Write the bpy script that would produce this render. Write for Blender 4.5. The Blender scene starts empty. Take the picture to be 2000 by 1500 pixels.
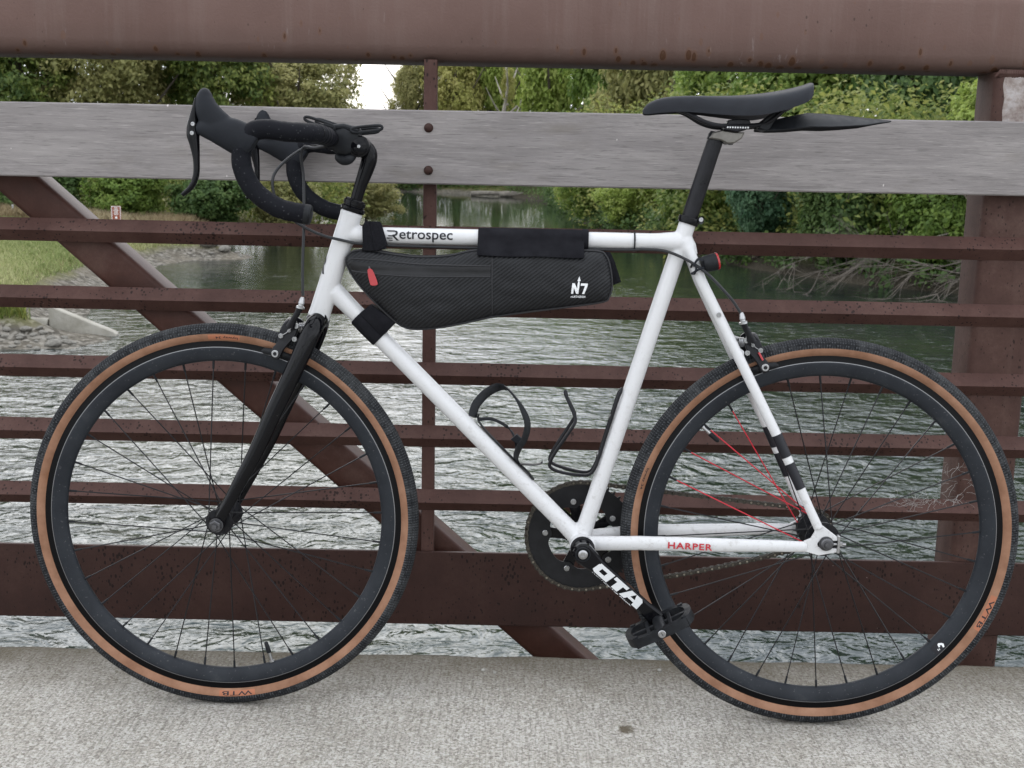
import bpy, bmesh, math, random
import numpy as np
from math import sin, cos, pi, radians, atan2, sqrt, exp
from mathutils import Vector, Matrix, Euler, noise, geometry

random.seed(7); rng = np.random.default_rng(7)
SC = bpy.context.scene; COL = SC.collection

# ------------------------------------------------------------------ camera
PITCH, ROLL = radians(10.7525), radians(1.1458)
F_ = Vector((0, cos(PITCH), -sin(PITCH))); R0 = Vector((1, 0, 0)); U0 = Vector((0, sin(PITCH), cos(PITCH)))
CR = R0*cos(ROLL) + U0*sin(ROLL); CU = -R0*sin(ROLL) + U0*cos(ROLL)
cam = bpy.data.cameras.new('camera'); camo = bpy.data.objects.new('camera', cam); COL.objects.link(camo)
M = Matrix((CR, CU, -F_)).transposed().to_4x4(); M.translation = (0, -2.0087, 0.9799); camo.matrix_world = M
cam.sensor_fit = 'HORIZONTAL'; cam.sensor_width = 36; cam.lens = 36*2317/2000
cam.clip_start = 0.05; cam.clip_end = 2000
cam.dof.use_dof = True; cam.dof.focus_distance = 2.06; cam.dof.aperture_fstop = 17
SC.camera = camo

# ------------------------------------------------------------------ sky, sun, exposure
SUN_EL, SUN_AZ = radians(33), radians(-14)      # azimuth from +Y, clockwise: ahead, over the river, veiled by cloud
W = bpy.data.worlds.new('World'); SC.world = W; W.use_nodes = True
nt = W.node_tree; nt.nodes.clear()
def wn(t, **k):
    n = nt.nodes.new(t)
    for a, b in k.items(): setattr(n, a, b)
    return n
sky = wn('ShaderNodeTexSky', sky_type='NISHITA', sun_disc=False, sun_elevation=SUN_EL, sun_rotation=SUN_AZ, air_density=1.2, dust_density=3.0, ozone_density=1.0)
tc = wn('ShaderNodeTexCoord'); mp = wn('ShaderNodeMapping'); mp.inputs['Scale'].default_value = (1.0, 1.0, 2.2)
nz = wn('ShaderNodeTexNoise'); nz.inputs['Scale'].default_value = 2.6; nz.inputs['Detail'].default_value = 7; nz.inputs['Roughness'].default_value = .55
rp = wn('ShaderNodeValToRGB'); rp.color_ramp.elements[0].position = .30; rp.color_ramp.elements[1].position = .56
rp.color_ramp.elements[0].color = (.50, .50, .50, 1); rp.color_ramp.elements[1].color = (1, 1, 1, 1)
bw = wn('ShaderNodeRGBToBW'); cl = wn('ShaderNodeMix', data_type='RGBA'); cl.inputs['Factor'].default_value = .91; cl.inputs['B'].default_value = (18.5, 19.2, 20.4, 1)   # cloud: partly as bright as the air behind it, but grey
mx = wn('ShaderNodeMix', data_type='RGBA')
bg = wn('ShaderNodeBackground'); bg.inputs['Strength'].default_value = .12; out = wn('ShaderNodeOutputWorld')
L = nt.links.new
L(tc.outputs['Generated'], mp.inputs['Vector']); L(mp.outputs[0], nz.inputs['Vector']); L(nz.outputs[0], rp.inputs[0])
L(sky.outputs[0], bw.inputs[0]); L(bw.outputs[0], cl.inputs['A']); L(cl.outputs['Result'], mx.inputs['B'])
L(rp.outputs[0], mx.inputs['Factor']); L(sky.outputs[0], mx.inputs['A']); L(mx.outputs['Result'], bg.inputs[0]); L(bg.outputs[0], out.inputs[0])

sl = bpy.data.lights.new('sun', 'SUN'); sl.energy = .5; sl.angle = radians(40); sl.color = (1.0, .965, .92)
so = bpy.data.objects.new('sun', sl); COL.objects.link(so)
sd = Vector((sin(SUN_AZ)*cos(SUN_EL), cos(SUN_AZ)*cos(SUN_EL), sin(SUN_EL)))
so.rotation_euler = (-sd).to_track_quat('-Z', 'Y').to_euler(); so.location = sd*30
vs = SC.view_settings; vs.view_transform = 'Standard'; vs.look = 'None'; vs.gamma = 1; vs.use_curve_mapping = False; vs.exposure = 0.15
SC.render.engine = 'CYCLES'; cy = SC.cycles; cy.use_denoising = True; cy.max_bounces = 5; cy.diffuse_bounces = 3; cy.glossy_bounces = 3; cy.transparent_max_bounces = 8
try: cy.denoiser = 'OPENIMAGEDENOISE'
except Exception: pass
cy.sample_clamp_indirect = 6; cy.caustics_reflective = False; cy.caustics_refractive = False

# ------------------------------------------------------------------ materials
def srgb(r, g, b):
    f = lambda c: ((c/255+.055)/1.055)**2.4 if c > 10 else c/255/12.92
    return (f(r), f(g), f(b), 1)
class NT:
    """small helper round a material's node tree"""
    def __init__(s, name):
        s.m = bpy.data.materials.new(name); s.m.use_nodes = True; s.t = s.m.node_tree
        s.b = s.t.nodes['Principled BSDF']; s.o = s.t.nodes['Material Output']
    def n(s, t, **k):
        n = s.t.nodes.new(t)
        for a, b in k.items():
            if a in n.inputs.keys() if isinstance(a, str) else False: n.inputs[a].default_value = b
            else: setattr(n, a, b)
        return n
    def l(s, a, b): s.t.links.new(a, b)
    def set(s, **k):
        for a, b in k.items(): s.b.inputs[a.replace('_', ' ')].default_value = b
    def coord(s, scale=(1, 1, 1), kind='Object', rot=(0, 0, 0)):
        c = s.n('ShaderNodeTexCoord'); m = s.n('ShaderNodeMapping'); m.inputs['Scale'].default_value = scale; m.inputs['Rotation'].default_value = rot
        s.l(c.outputs[kind], m.inputs['Vector']); return m.outputs[0]
    def noise(s, vec, scale, detail=4, rough=.5, dist=0):
        n = s.n('ShaderNodeTexNoise'); n.inputs['Scale'].default_value = scale; n.inputs['Detail'].default_value = detail
        n.inputs['Roughness'].default_value = rough; n.inputs['Distortion'].default_value = dist
        if vec is not None: s.l(vec, n.inputs['Vector'])
        return n.outputs[0]
    def voro(s, vec, scale, feature='F1', out='Distance', rand=1):
        n = s.n('ShaderNodeTexVoronoi', feature=feature); n.inputs['Scale'].default_value = scale; n.inputs['Randomness'].default_value = rand
        if vec is not None: s.l(vec, n.inputs['Vector'])
        return n.outputs[out]
    def ramp(s, v, stops):
        r = s.n('ShaderNodeValToRGB'); e = r.color_ramp.elements
        while len(e) < len(stops): e.new(.5)
        for k, (p, c) in enumerate(stops):
            e[k].position = p; e[k].color = c if hasattr(c, '__len__') else (c, c, c, 1)
        s.l(v, r.inputs[0]); return r.outputs[0]
    def mix(s, f, a, b, blend='MIX'):
        m = s.n('ShaderNodeMix', data_type='RGBA', blend_type=blend)
        for key, v in (('Factor', f), ('A', a), ('B', b)):
            if hasattr(v, 'links') or isinstance(v, bpy.types.NodeSocket): s.l(v, m.inputs[key])
            else: m.inputs[key].default_value = v
        return m.outputs['Result']
    def math(s, op, a, b=0.0):
        m = s.n('ShaderNodeMath', operation=op)
        for i, v in enumerate((a, b)):
            if isinstance(v, bpy.types.NodeSocket): s.l(v, m.inputs[i])
            else: m.inputs[i].default_value = v
        return m.outputs[0]
    def bump(s, h, dist=.001, strength=1.0, prev=None):
        b = s.n('ShaderNodeBump'); b.inputs['Distance'].default_value = dist; b.inputs['Strength'].default_value = strength
        s.l(h, b.inputs['Height'])
        if prev is not None: s.l(prev, b.inputs['Normal'])
        s.l(b.outputs[0], s.b.inputs['Normal']); return b.outputs[0]
    def col(s, c): s.l(c, s.b.inputs['Base Color'])
MAT = {}
def plain(name, color, rough=.5, metal=0, coat=0, spec=.28, var=0, vscale=40):
    n = NT(name); n.set(Base_Color=color, Roughness=rough, Metallic=metal, Coat_Weight=coat, Specular_IOR_Level=spec)
    if var:
        v = n.noise(n.coord(), vscale, 5, .6); c2 = tuple(min(1, x*(1+var)+.01*var) for x in color[:3])+(1,); c1 = tuple(x*(1-var) for x in color[:3])+(1,)
        n.col(n.ramp(v, [(.35, c1), (.65, c2)]))
        n.l(n.ramp(v, [(.3, max(0, rough-.1)), (.7, min(1, rough+.12))]), n.b.inputs['Roughness'])
    MAT[name] = n.m; return n

# bicycle
n = NT('white_paint'); n.set(Roughness=.14, Specular_IOR_Level=.5)
v = n.coord(); d = n.ramp(n.noise(v, 55, 6, .7), [(.60, 0), (.78, 1)]); d2 = n.ramp(n.noise(v, 420, 2), [(.68, 0), (.74, 1)])
c = n.mix(n.math('MULTIPLY', d, .16), (.575, .575, .580, 1), (.36, .33, .29, 1)); c = n.mix(n.math('MULTIPLY', d2, .30), c, (.25, .22, .2, 1))
xz = n.n('ShaderNodeSeparateXYZ'); n.l(v, xz.inputs[0]); lowz = n.n('ShaderNodeMapRange'); lowz.inputs['From Min'].default_value = .75; lowz.inputs['From Max'].default_value = .30; n.l(xz.outputs[2], lowz.inputs['Value'])
spl = n.ramp(n.noise(v, 95, 6, .75), [(.54, 0), (.66, 1)]); c = n.mix(n.math('MULTIPLY', n.math('MULTIPLY', spl, lowz.outputs[0]), .34), c, (.20, .17, .14, 1)); n.col(c); MAT['white_paint'] = n.m
plain('black_gloss', (.0035, .0035, .0045, 1), .10, spec=.16)
n = NT('fork_paint'); n.set(Roughness=.035, Specular_IOR_Level=.2)
chip = n.ramp(n.noise(n.coord(), 170, 3, .6), [(.72, 0), (.76, 1)]); n.col(n.mix(chip, (.003, .003, .004, 1), (.10, .095, .09, 1))); MAT['fork_paint'] = n.m
plain('black_satin', (.007, .007, .009, 1), .34, spec=.2, var=.25)
plain('black_plastic', (.009, .010, .012, 1), .46, spec=.18, var=.25, vscale=90)
plain('hood_rubber', (.011, .0125, .016, 1), .55, spec=.14, var=.15, vscale=30)
plain('black_cloth', (.006, .006, .008, 1), .85, spec=.1, var=.35, vscale=300)
plain('cable_black', (.02, .021, .023, 1), .35)
plain('steel', (.36, .36, .365, 1), .3, 1)
plain('bolt_steel', (.30, .30, .30, 1), .34, 1, var=.1)
plain('dark_steel', (.10, .10, .105, 1), .42, .8, var=.3)
plain('chain_steel', (.045, .04, .033, 1), .5, .6, var=.3, vscale=200)
plain('rivet', (.30, .27, .22, 1), .4, .9)
plain('ring_black', (.011, .011, .012, 1), .55, 0, spec=.15, var=.2, vscale=60)
plain('spoke_black', (.018, .018, .02, 1), .32, .5)
plain('spoke_red', (.45, .025, .04, 1), .35)
plain('red_pull', (.40, .055, .06, 1), .5)
plain('red_lens', (.30, .010, .012, 1), .2, 0, .5)
plain('red_print', (.42, .03, .04, 1), .5)
plain('black_print', (.012, .012, .016, 1), .4)
plain('white_print', (.72, .73, .74, 1), .5)
plain('silver_print', (.62, .63, .64, 1), .35, .3)
plain('orange_print', (.34, .13, .07, 1), .65)
plain('clamp_grey', (.17, .16, .145, 1), .42, .7, var=.2)
n = NT('rim_grey'); n.set(Roughness=.42, Metallic=.0, Specular_IOR_Level=.14)
v = n.coord(); c = n.ramp(n.noise(v, 14, 6, .65), [(.3, (.014, .016, .020, 1)), (.62, (.023, .026, .031, 1)), (.8, (.05, .053, .056, 1))])
sc_ = n.ramp(n.noise(v, 200, 2, .6), [(.66, 0), (.72, 1)]); n.col(n.mix(n.math('MULTIPLY', sc_, .3), c, (.16, .16, .16, 1))); MAT['rim_grey'] = n.m
plain('brake_track', (.0025, .0025, .003, 1), .35, spec=.12)
plain('rim_edge', (.20, .20, .205, 1), .4, .6)
plain('pebble', (.36, .35, .32, 1), .85)
# tyre: tread with a diamond file pattern; tan side
def polar(n):
    c = n.n('ShaderNodeTexCoord'); x = n.n('ShaderNodeSeparateXYZ'); n.l(c.outputs['Object'], x.inputs[0])
    return n.math('ARCTAN2', x.outputs[2], x.outputs[0]), x.outputs[1], c.outputs['Object']
n = NT('tyre_tread'); n.set(Roughness=.72, Specular_IOR_Level=.1)
a, y, oc = polar(n)
p1 = n.math('SINE', n.math('ADD', n.math('MULTIPLY', a, 230), n.math('MULTIPLY', y, 900)))
p2 = n.math('SINE', n.math('SUBTRACT', n.math('MULTIPLY', a, 230), n.math('MULTIPLY', y, 900)))
h = n.math('MULTIPLY', p1, p2); dust = n.noise(oc, 30, 5, .6)
c = n.ramp(h, [(.0, (.018, .019, .021, 1)), (.55, (.028, .030, .033, 1)), (1, (.075, .078, .082, 1))])
n.col(n.mix(n.ramp(dust, [(.45, 0), (.7, .45)]), c, (.085, .088, .09, 1))); n.bump(h, .0011, .9); MAT['tyre_tread'] = n.m
n = NT('tyre_tan'); n.set(Roughness=.7, Specular_IOR_Level=.2)
a, y, oc = polar(n)
c = n.ramp(n.noise(oc, 22, 6, .65), [(.3, (.185, .092, .054, 1)), (.55, (.258, .138, .086, 1)), (.75, (.31, .175, .115, 1))])
dk = n.ramp(n.noise(oc, 9, 4, .6), [(.62, 0), (.72, .5)]); c = n.mix(dk, c, (.20, .08, .03, 1)); n.col(c); n.bump(n.noise(oc, 900, 2), .0003, .5); MAT['tyre_tan'] = n.m
n = NT('bar_tape'); n.set(Roughness=.6, Specular_IOR_Level=.07)
v = n.coord(); sp = n.voro(v, 150); c = n.mix(n.ramp(sp, [(.10, 1), (.2, 0)]), (.007, .0075, .010, 1), (.045, .046, .05, 1))
n.col(n.mix(n.ramp(n.noise(v, 18, 4), [(.4, 0), (.75, .4)]), c, (.012, .013, .016, 1))); n.bump(n.noise(v, 300, 3), .0005, .7); MAT['bar_tape'] = n.m
n = NT('bag_weave'); n.set(Roughness=.36, Specular_IOR_Level=.26)
v = n.coord(); x = n.n('ShaderNodeSeparateXYZ'); n.l(v, x.inputs[0])
s_ = n.math('SINE', n.math('MULTIPLY', n.math('SUBTRACT', x.outputs[2], n.math('MULTIPLY', x.outputs[0], .78)), 950))
s2 = n.math('SINE', n.math('MULTIPLY', n.math('ADD', x.outputs[2], x.outputs[0]), 2600))
hh = n.math('ADD', s_, n.math('MULTIPLY', s2, .25))
n.col(n.ramp(n.math('ADD', n.math('MULTIPLY', s_, .5), .5), [(.2, (.003, .003, .004, 1)), (.9, (.011, .012, .014, 1))])); n.bump(hh, .0006, .35)
n.l(n.ramp(n.noise(v, 30, 4), [(.3, .30), (.7, .5)]), n.b.inputs['Roughness']); MAT['bag_weave'] = n.m
plain('bag_fabric', (.009, .009, .010, 1), .42, var=.2, vscale=60)
plain('bag_piping', (.022, .022, .024, 1), .5)
n = NT('neoprene'); n.set(Roughness=.9, Specular_IOR_Level=.1); v = n.coord(); n.col(n.ramp(n.noise(v, 35, 5, .6), [(.35, (.007, .007, .009, 1)), (.7, (.014, .014, .017, 1))])); n.bump(n.noise(v, 700, 2), .0004, .6); MAT['neoprene'] = n.m
n = NT('saddle_cover'); n.set(Roughness=.5, Specular_IOR_Level=.2); v = n.coord(); n.col(n.ramp(n.noise(v, 25, 4), [(.35, (.009, .010, .014, 1)), (.7, (.014, .016, .021, 1))])); n.bump(n.noise(v, 1200, 2), .0003, .5); MAT['saddle_cover'] = n.m

# bridge
def rusty(name, base, dark, light, pit, pits=.5, rough=.62, streak=.5):
    n = NT(name); n.set(Roughness=rough, Specular_IOR_Level=.2)
    v = n.coord()
    c = n.ramp(n.noise(v, 6.5, 9, .72), [(.32, dark), (.52, base), (.70, light)])
    vs_ = n.coord((26, 26, 1.6)); st = n.ramp(n.noise(vs_, 1.0, 5, .6), [(.52, 0), (.74, streak)]); c = n.mix(st, c, light)
    fine = n.ramp(n.noise(v, 160, 4, .7), [(.35, 0), (.7, .35)]); c = n.mix(fine, c, dark)
    # rust pits: small dark spots, denser in patches
    vp = n.coord((1, 1, .55)); sp = n.voro(vp, 130); th = n.noise(v, 11, 4, .65)
    spot = n.math('LESS_THAN', sp, n.math('MULTIPLY', n.math('SUBTRACT', th, .30 if pits > .6 else .42), 1.0*pits))
    sp2 = n.math('LESS_THAN', n.voro(n.coord((1.6, 1.6, .6)), 60), n.math('MULTIPLY', n.math('SUBTRACT', n.noise(v, 8, 3), .50), .8*pits))
    spot = n.math('MAXIMUM', spot, sp2)
    c = n.mix(n.math('MULTIPLY', spot, .85), c, pit)
    # pale specks
    ws = n.math('LESS_THAN', n.voro(v, 48), n.math('MULTIPLY', n.math('SUBTRACT', n.noise(v, 11, 2), .6), .35)); c = n.mix(n.math('MULTIPLY', ws, .6), c, (.42, .38, .36, 1))
    n.col(c); hgt = n.math('SUBTRACT', n.math('MULTIPLY', n.noise(v, 230, 4, .6), .5), spot); n.bump(hgt, .0011, .7); MAT[name] = n.m
rusty('rust_rail', (0.0717, 0.0359, 0.0295, 1), (0.0470, 0.0223, 0.0180, 1), (0.0986, 0.0543, 0.0451, 1), (0.0134, 0.0068, 0.0057, 1), .95)
rusty('rust_toe', (0.0370, 0.0170, 0.0135, 1), (0.0246, 0.0116, 0.0094, 1), (0.0493, 0.0252, 0.0197, 1), (0.0078, 0.0039, 0.0033, 1), .9, .6, .25)
rusty('rust_brace', (0.0560, 0.0228, 0.0164, 1), (0.0358, 0.0145, 0.0107, 1), (0.0874, 0.0485, 0.0385, 1), (0.0179, 0.0087, 0.0066, 1), .3, .5, .3)
rusty('rust_post', (0.0672, 0.0349, 0.0279, 1), (0.0403, 0.0194, 0.0156, 1), (0.1064, 0.0660, 0.0541, 1), (0.0168, 0.0087, 0.0074, 1), .7)
# top chord: dustier, with water stains and rust blooms low down
n = NT('rust_chord'); n.set(Roughness=.6, Specular_IOR_Level=.2); v = n.coord()
c = n.ramp(n.noise(v, 2.0, 8, .6), [(.28, (0.0996, 0.0582, 0.0482, 1)), (.5, (0.1272, 0.0776, 0.0654, 1)), (.75, (0.1590, 0.1048, 0.0894, 1))])
st = n.ramp(n.noise(n.coord((30, 30, 2.2)), 1.0, 5, .6), [(.5, 0), (.78, .5)]); c = n.mix(st, c, (0.1696, 0.1242, 0.1084, 1))
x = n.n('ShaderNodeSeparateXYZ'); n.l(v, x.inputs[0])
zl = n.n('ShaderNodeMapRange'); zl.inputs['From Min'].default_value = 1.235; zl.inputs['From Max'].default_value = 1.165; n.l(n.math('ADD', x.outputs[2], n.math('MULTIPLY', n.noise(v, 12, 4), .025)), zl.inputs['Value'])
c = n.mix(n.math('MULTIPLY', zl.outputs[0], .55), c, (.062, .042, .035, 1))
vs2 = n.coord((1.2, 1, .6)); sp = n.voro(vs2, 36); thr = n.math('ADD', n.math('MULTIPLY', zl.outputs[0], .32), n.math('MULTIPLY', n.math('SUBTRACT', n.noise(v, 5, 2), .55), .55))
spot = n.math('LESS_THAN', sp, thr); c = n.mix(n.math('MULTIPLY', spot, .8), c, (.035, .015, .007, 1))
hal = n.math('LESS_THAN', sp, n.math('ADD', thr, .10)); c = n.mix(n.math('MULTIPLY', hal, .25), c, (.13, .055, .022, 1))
fs = n.math('LESS_THAN', n.voro(n.coord((1, 1, .6)), 85), n.math('MULTIPLY', n.math('SUBTRACT', n.noise(v, 6, 3), .47), .8)); c = n.mix(n.math('MULTIPLY', fs, .7), c, (.045, .028, .024, 1))
ws = n.ramp(n.noise(n.coord((60, 60, 9)), 1, 4, .7), [(.63, 0), (.76, .4)]); ws = n.math('MULTIPLY', ws, n.ramp(n.noise(v, 5, 2), [(.46, 0), (.60, 1)]))
c = n.mix(ws, c, (.36, .33, .32, 1)); n.col(c); n.bump(n.math('SUBTRACT', n.noise(v, 200, 4, .6), spot), .0010, .6); MAT['rust_chord'] = n.m
n = NT('weld_metal'); n.set(Roughness=.5); v = n.coord(); n.col(n.ramp(n.noise(v, 28, 6, .7), [(.32, (.10, .055, .04, 1)), (.5, (.26, .22, .20, 1)), (.7, (.42, .40, .40, 1))])); n.bump(n.noise(v, 60, 5), .004, .8); MAT['weld_metal'] = n.m
# weathered plank
n = NT('grey_wood'); n.set(Roughness=.78, Specular_IOR_Level=.25)
v = n.coord((1.6, 9, 11)); g = n.noise(v, 2.0, 8, .6, 1.0); g2 = n.noise(n.coord((9, 60, 150), rot=(0, .012, 0)), 1.0, 5, .75, .5); g3 = n.noise(n.coord((22, 90, 420), rot=(0, -.01, 0)), 1.0, 3, .6)
c = n.ramp(g, [(.28, (0.1869, 0.1717, 0.1674, 1)), (.48, (0.2226, 0.2047, 0.2000, 1)), (.60, (0.2520, 0.2328, 0.2260, 1)), (.75, (0.2856, 0.2638, 0.2548, 1))])
c = n.mix(n.ramp(g2, [(.34, .5), (.46, 0)]), c, (0.1208, 0.1106, 0.1079, 1)); c = n.mix(n.ramp(g2, [(.55, 0), (.68, .4)]), c, (0.3518, 0.3250, 0.3143, 1))
c = n.mix(n.ramp(g3, [(.33, .55), (.40, 0)]), c, (0.0893, 0.0805, 0.0763, 1)); c = n.mix(n.ramp(g3, [(.60, 0), (.70, .5)]), c, (0.3780, 0.3492, 0.3348, 1))
vk = n.coord((3.0, 6, 8)); kn = n.ramp(n.noise(vk, 1.6, 5, .65), [(.58, 0), (.74, .6)]); c = n.mix(kn, c, (0.1575, 0.1377, 0.1172, 1))
sc = n.math('LESS_THAN', n.voro(n.coord((17, 1, 9)), 1.3), .035); c = n.mix(n.math('MULTIPLY', sc, .7), c, (0.6300, 0.5820, 0.5580, 1))
n.col(c); n.bump(n.math('ADD', g2, n.math('MULTIPLY', g, .6)), .0016, .6); MAT['grey_wood'] = n.m
# concrete deck
n = NT('deck_concrete'); n.set(Roughness=.88, Specular_IOR_Level=.15); v = n.coord()
big = n.noise(v, 4.5, 8, .72); br = n.noise(n.coord((210, 14, 10)), 1.0, 4, .65); ag = n.voro(v, 210, out='Color'); agd = n.voro(v, 210); fine = n.noise(v, 185, 5, .8)
c = n.ramp(big, [(.30, (.335, .312, .268, 1)), (.48, (.415, .395, .352, 1)), (.68, (.49, .472, .435, 1))])
c = n.mix(n.ramp(fine, [(.41, .95), (.51, 0)]), c, (0.1837, 0.1630, 0.1426, 1))
c = n.mix(n.ramp(br, [(.36, .55), (.52, 0)]), c, (.17, .158, .135, 1))
sx = n.n('ShaderNodeSeparateColor'); n.l(ag, sx.inputs[0]); c = n.mix(n.math('MULTIPLY', n.math('GREATER_THAN', sx.outputs[0], .80), .4), c, (.60, .585, .55, 1))
c = n.mix(n.math('MULTIPLY', n.math('LESS_THAN', sx.outputs[1], .13), .4), c, (.10, .088, .07, 1))
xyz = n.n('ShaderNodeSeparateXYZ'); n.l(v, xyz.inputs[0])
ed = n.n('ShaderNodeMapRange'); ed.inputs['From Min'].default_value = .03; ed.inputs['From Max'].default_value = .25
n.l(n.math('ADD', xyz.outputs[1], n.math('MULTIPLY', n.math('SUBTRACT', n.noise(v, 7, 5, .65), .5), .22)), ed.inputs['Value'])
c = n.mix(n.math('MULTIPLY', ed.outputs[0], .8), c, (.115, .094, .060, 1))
def spotmask(px, py, r):
    dx = n.math('SUBTRACT', xyz.outputs[0], px); dy = n.math('SUBTRACT', xyz.outputs[1], py)
    rr = n.math('SQRT', n.math('ADD', n.math('MULTIPLY', dx, dx), n.math('MULTIPLY', dy, dy)))
    return n.ramp(n.math('ADD', n.math('DIVIDE', rr, r), n.math('MULTIPLY', n.math('SUBTRACT', n.noise(v, 60, 4, .7), .5), 1.9)), [(.45, .85), (.95, 0)])
for px, py, r in ((.212, -.075, .020),):
    c = n.mix(spotmask(px, py, r), c, (.075, .058, .032, 1))
n.col(c); n.bump(n.math('ADD', n.math('MULTIPLY', br, .9), n.math('ADD', fine, n.math('MULTIPLY', agd, -.6))), .0022, .8); MAT['deck_concrete'] = n.m
n = NT('old_concrete'); n.set(Roughness=.85); v = n.coord(); c = n.ramp(n.noise(v, 1.6, 8, .65), [(.3, (.20, .185, .15, 1)), (.55, (.31, .295, .255, 1)), (.75, (.38, .365, .33, 1))]); n.col(c); n.bump(n.noise(v, 12, 6), .02, .6); MAT['old_concrete'] = n.m

# river
n = NT('river_water'); n.set(Roughness=.03, IOR=1.41, Specular_IOR_Level=.5, Specular_Tint=(.78, .91, 1.0, 1))
v = n.coord((1.0, 1.35, 1)); w1 = n.noise(v, .9, 2, .5, .7); w2 = n.noise(v, 2.1, 3, .5, 1.2); w3 = n.noise(v, 6.5, 3, .5, .8); w4 = n.noise(n.coord((1, 1.2, 1)), .22, 3)
c = n.ramp(w4, [(.35, (.008, .014, .014, 1)), (.65, (.016, .023, .016, 1))]); n.col(c)
hh = n.math('ADD', n.math('ADD', n.math('MULTIPLY', w1, .50), n.math('MULTIPLY', w2, .40)), n.math('MULTIPLY', w3, .085))
pm = n.ramp(n.noise(n.coord((.6, 1, 1)), .10, 3), [(.35, .45), (.62, 1.0)])
xw = n.n('ShaderNodeSeparateXYZ'); n.l(n.coord(), xw.inputs[0]); nr = n.ramp(n.math('DIVIDE', xw.outputs[1], 80), [(.06, 2.6), (.24, 1.05), (.40, .5), (.75, .06)])   # broken water below the bridge, calmer away from it
hh = n.math('MULTIPLY', n.math('MULTIPLY', hh, pm), nr); n.bump(hh, .15, 1.0); MAT['river_water'] = n.m
n = NT('bank_ground'); n.set(Roughness=.95, Specular_IOR_Level=.1); v = n.coord(); x = n.n('ShaderNodeSeparateXYZ'); n.l(v, x.inputs[0])
zz = n.math('ADD', x.outputs[2], n.math('MULTIPLY', n.math('SUBTRACT', n.noise(v, .9, 5, .65), .5), .55))
gr = n.n('ShaderNodeMapRange'); gr.inputs['From Min'].default_value = -2.62; gr.inputs['From Max'].default_value = -2.38; n.l(zz, gr.inputs['Value'])
peb = n.voro(v, 9, out='Color'); sc2 = n.n('ShaderNodeSeparateColor'); n.l(peb, sc2.inputs[0])
gv = n.ramp(sc2.outputs[0], [(.1, (.055, .050, .042, 1)), (.5, (.115, .105, .088, 1)), (.9, (.22, .205, .18, 1))])
gv = n.mix(n.ramp(n.noise(v, .8, 4), [(.4, 0), (.65, .55)]), gv, (.15, .13, .10, 1))
gs = n.ramp(n.noise(v, 1.1, 7, .7), [(.3, (.075, .085, .028, 1)), (.55, (.14, .135, .055, 1)), (.75, (.21, .185, .095, 1))])
rs = n.ramp(n.math('ADD', x.outputs[0], n.math('MULTIPLY', n.noise(v, .4, 3), 3)), [(0, 0), (1, 1)]); gv = n.mix(rs, gv, (.05, .043, .032, 1)); gs = n.mix(rs, gs, (.055, .06, .025, 1)); n.col(n.mix(gr.outputs[0], gv, gs)); n.bump(n.math('ADD', n.voro(v, 9), n.noise(v, 6, 5)), .06, .8); MAT['bank_ground'] = n.m
plain('rock', (.155, .146, .128, 1), .85, var=.35, vscale=3)
plain('dead_wood', (.105, .090, .075, 1), .85, var=.35, vscale=6)
plain('pale_log', (.20, .18, .155, 1), .85, var=.3, vscale=3)
plain('bark', (.085, .070, .055, 1), .9, var=.4, vscale=5)
plain('pale_bark', (.33, .30, .26, 1), .85, var=.3, vscale=4)
plain('sign_brown', (.24, .065, .035, 1), .5)
plain('galvanised', (.36, .37, .37, 1), .5, .3)
plain('web_silk', (.36, .345, .33, 1), .7)
def leafmat(name, c1, c2, c3, trans=.5):
    n = NT(name); n.set(Roughness=.55, Specular_IOR_Level=.3)
    at = n.n('ShaderNodeAttribute', attribute_name='tint'); oi = n.n('ShaderNodeObjectInfo')
    f = n.math('ADD', n.math('MULTIPLY', at.outputs['Fac'], .78), n.math('MULTIPLY', oi.outputs['Random'], .22))
    c = n.ramp(f, [(.15, c1), (.5, c2), (.88, c3)]); n.col(c)
    tr = n.n('ShaderNodeBsdfTranslucent'); n.l(c, tr.inputs['Color']); mxs = n.n('ShaderNodeMixShader'); mxs.inputs[0].default_value = trans
    n.l(n.b.outputs[0], mxs.inputs[1]); n.l(tr.outputs[0], mxs.inputs[2]); n.l(mxs.outputs[0], n.o.inputs['Surface']); MAT[name] = n.m
leafmat('leaf_olive', (0.168, 0.178, 0.064, 1), (0.294, 0.287, 0.110, 1), (0.435, 0.396, 0.174, 1))
leafmat('leaf_green', (0.092, 0.156, 0.032, 1), (0.173, 0.258, 0.052, 1), (0.271, 0.339, 0.084, 1))
leafmat('leaf_dark', (0.048, 0.090, 0.030, 1), (0.092, 0.157, 0.045, 1), (0.161, 0.230, 0.075, 1))
leafmat('leaf_bright', (0.183, 0.253, 0.048, 1), (0.294, 0.376, 0.081, 1), (0.421, 0.478, 0.139, 1))
leafmat('leaf_yellow', (0.232, 0.244, 0.061, 1), (0.342, 0.342, 0.098, 1), (0.451, 0.415, 0.159, 1))
leafmat('leaf_wood', (0.062, 0.107, 0.028, 1), (0.161, 0.207, 0.050, 1), (0.321, 0.327, 0.091, 1))
leafmat('leaf_teal', (0.038, 0.090, 0.048, 1), (0.067, 0.140, 0.072, 1), (0.107, 0.190, 0.096, 1))
leafmat('grass_blade', (.17, .22, .075, 1), (.29, .33, .13, 1), (.45, .44, .24, 1), .3)
leafmat('dry_grass', (.24, .18, .10, 1), (.36, .29, .17, 1), (.48, .41, .27, 1), .25)

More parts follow.
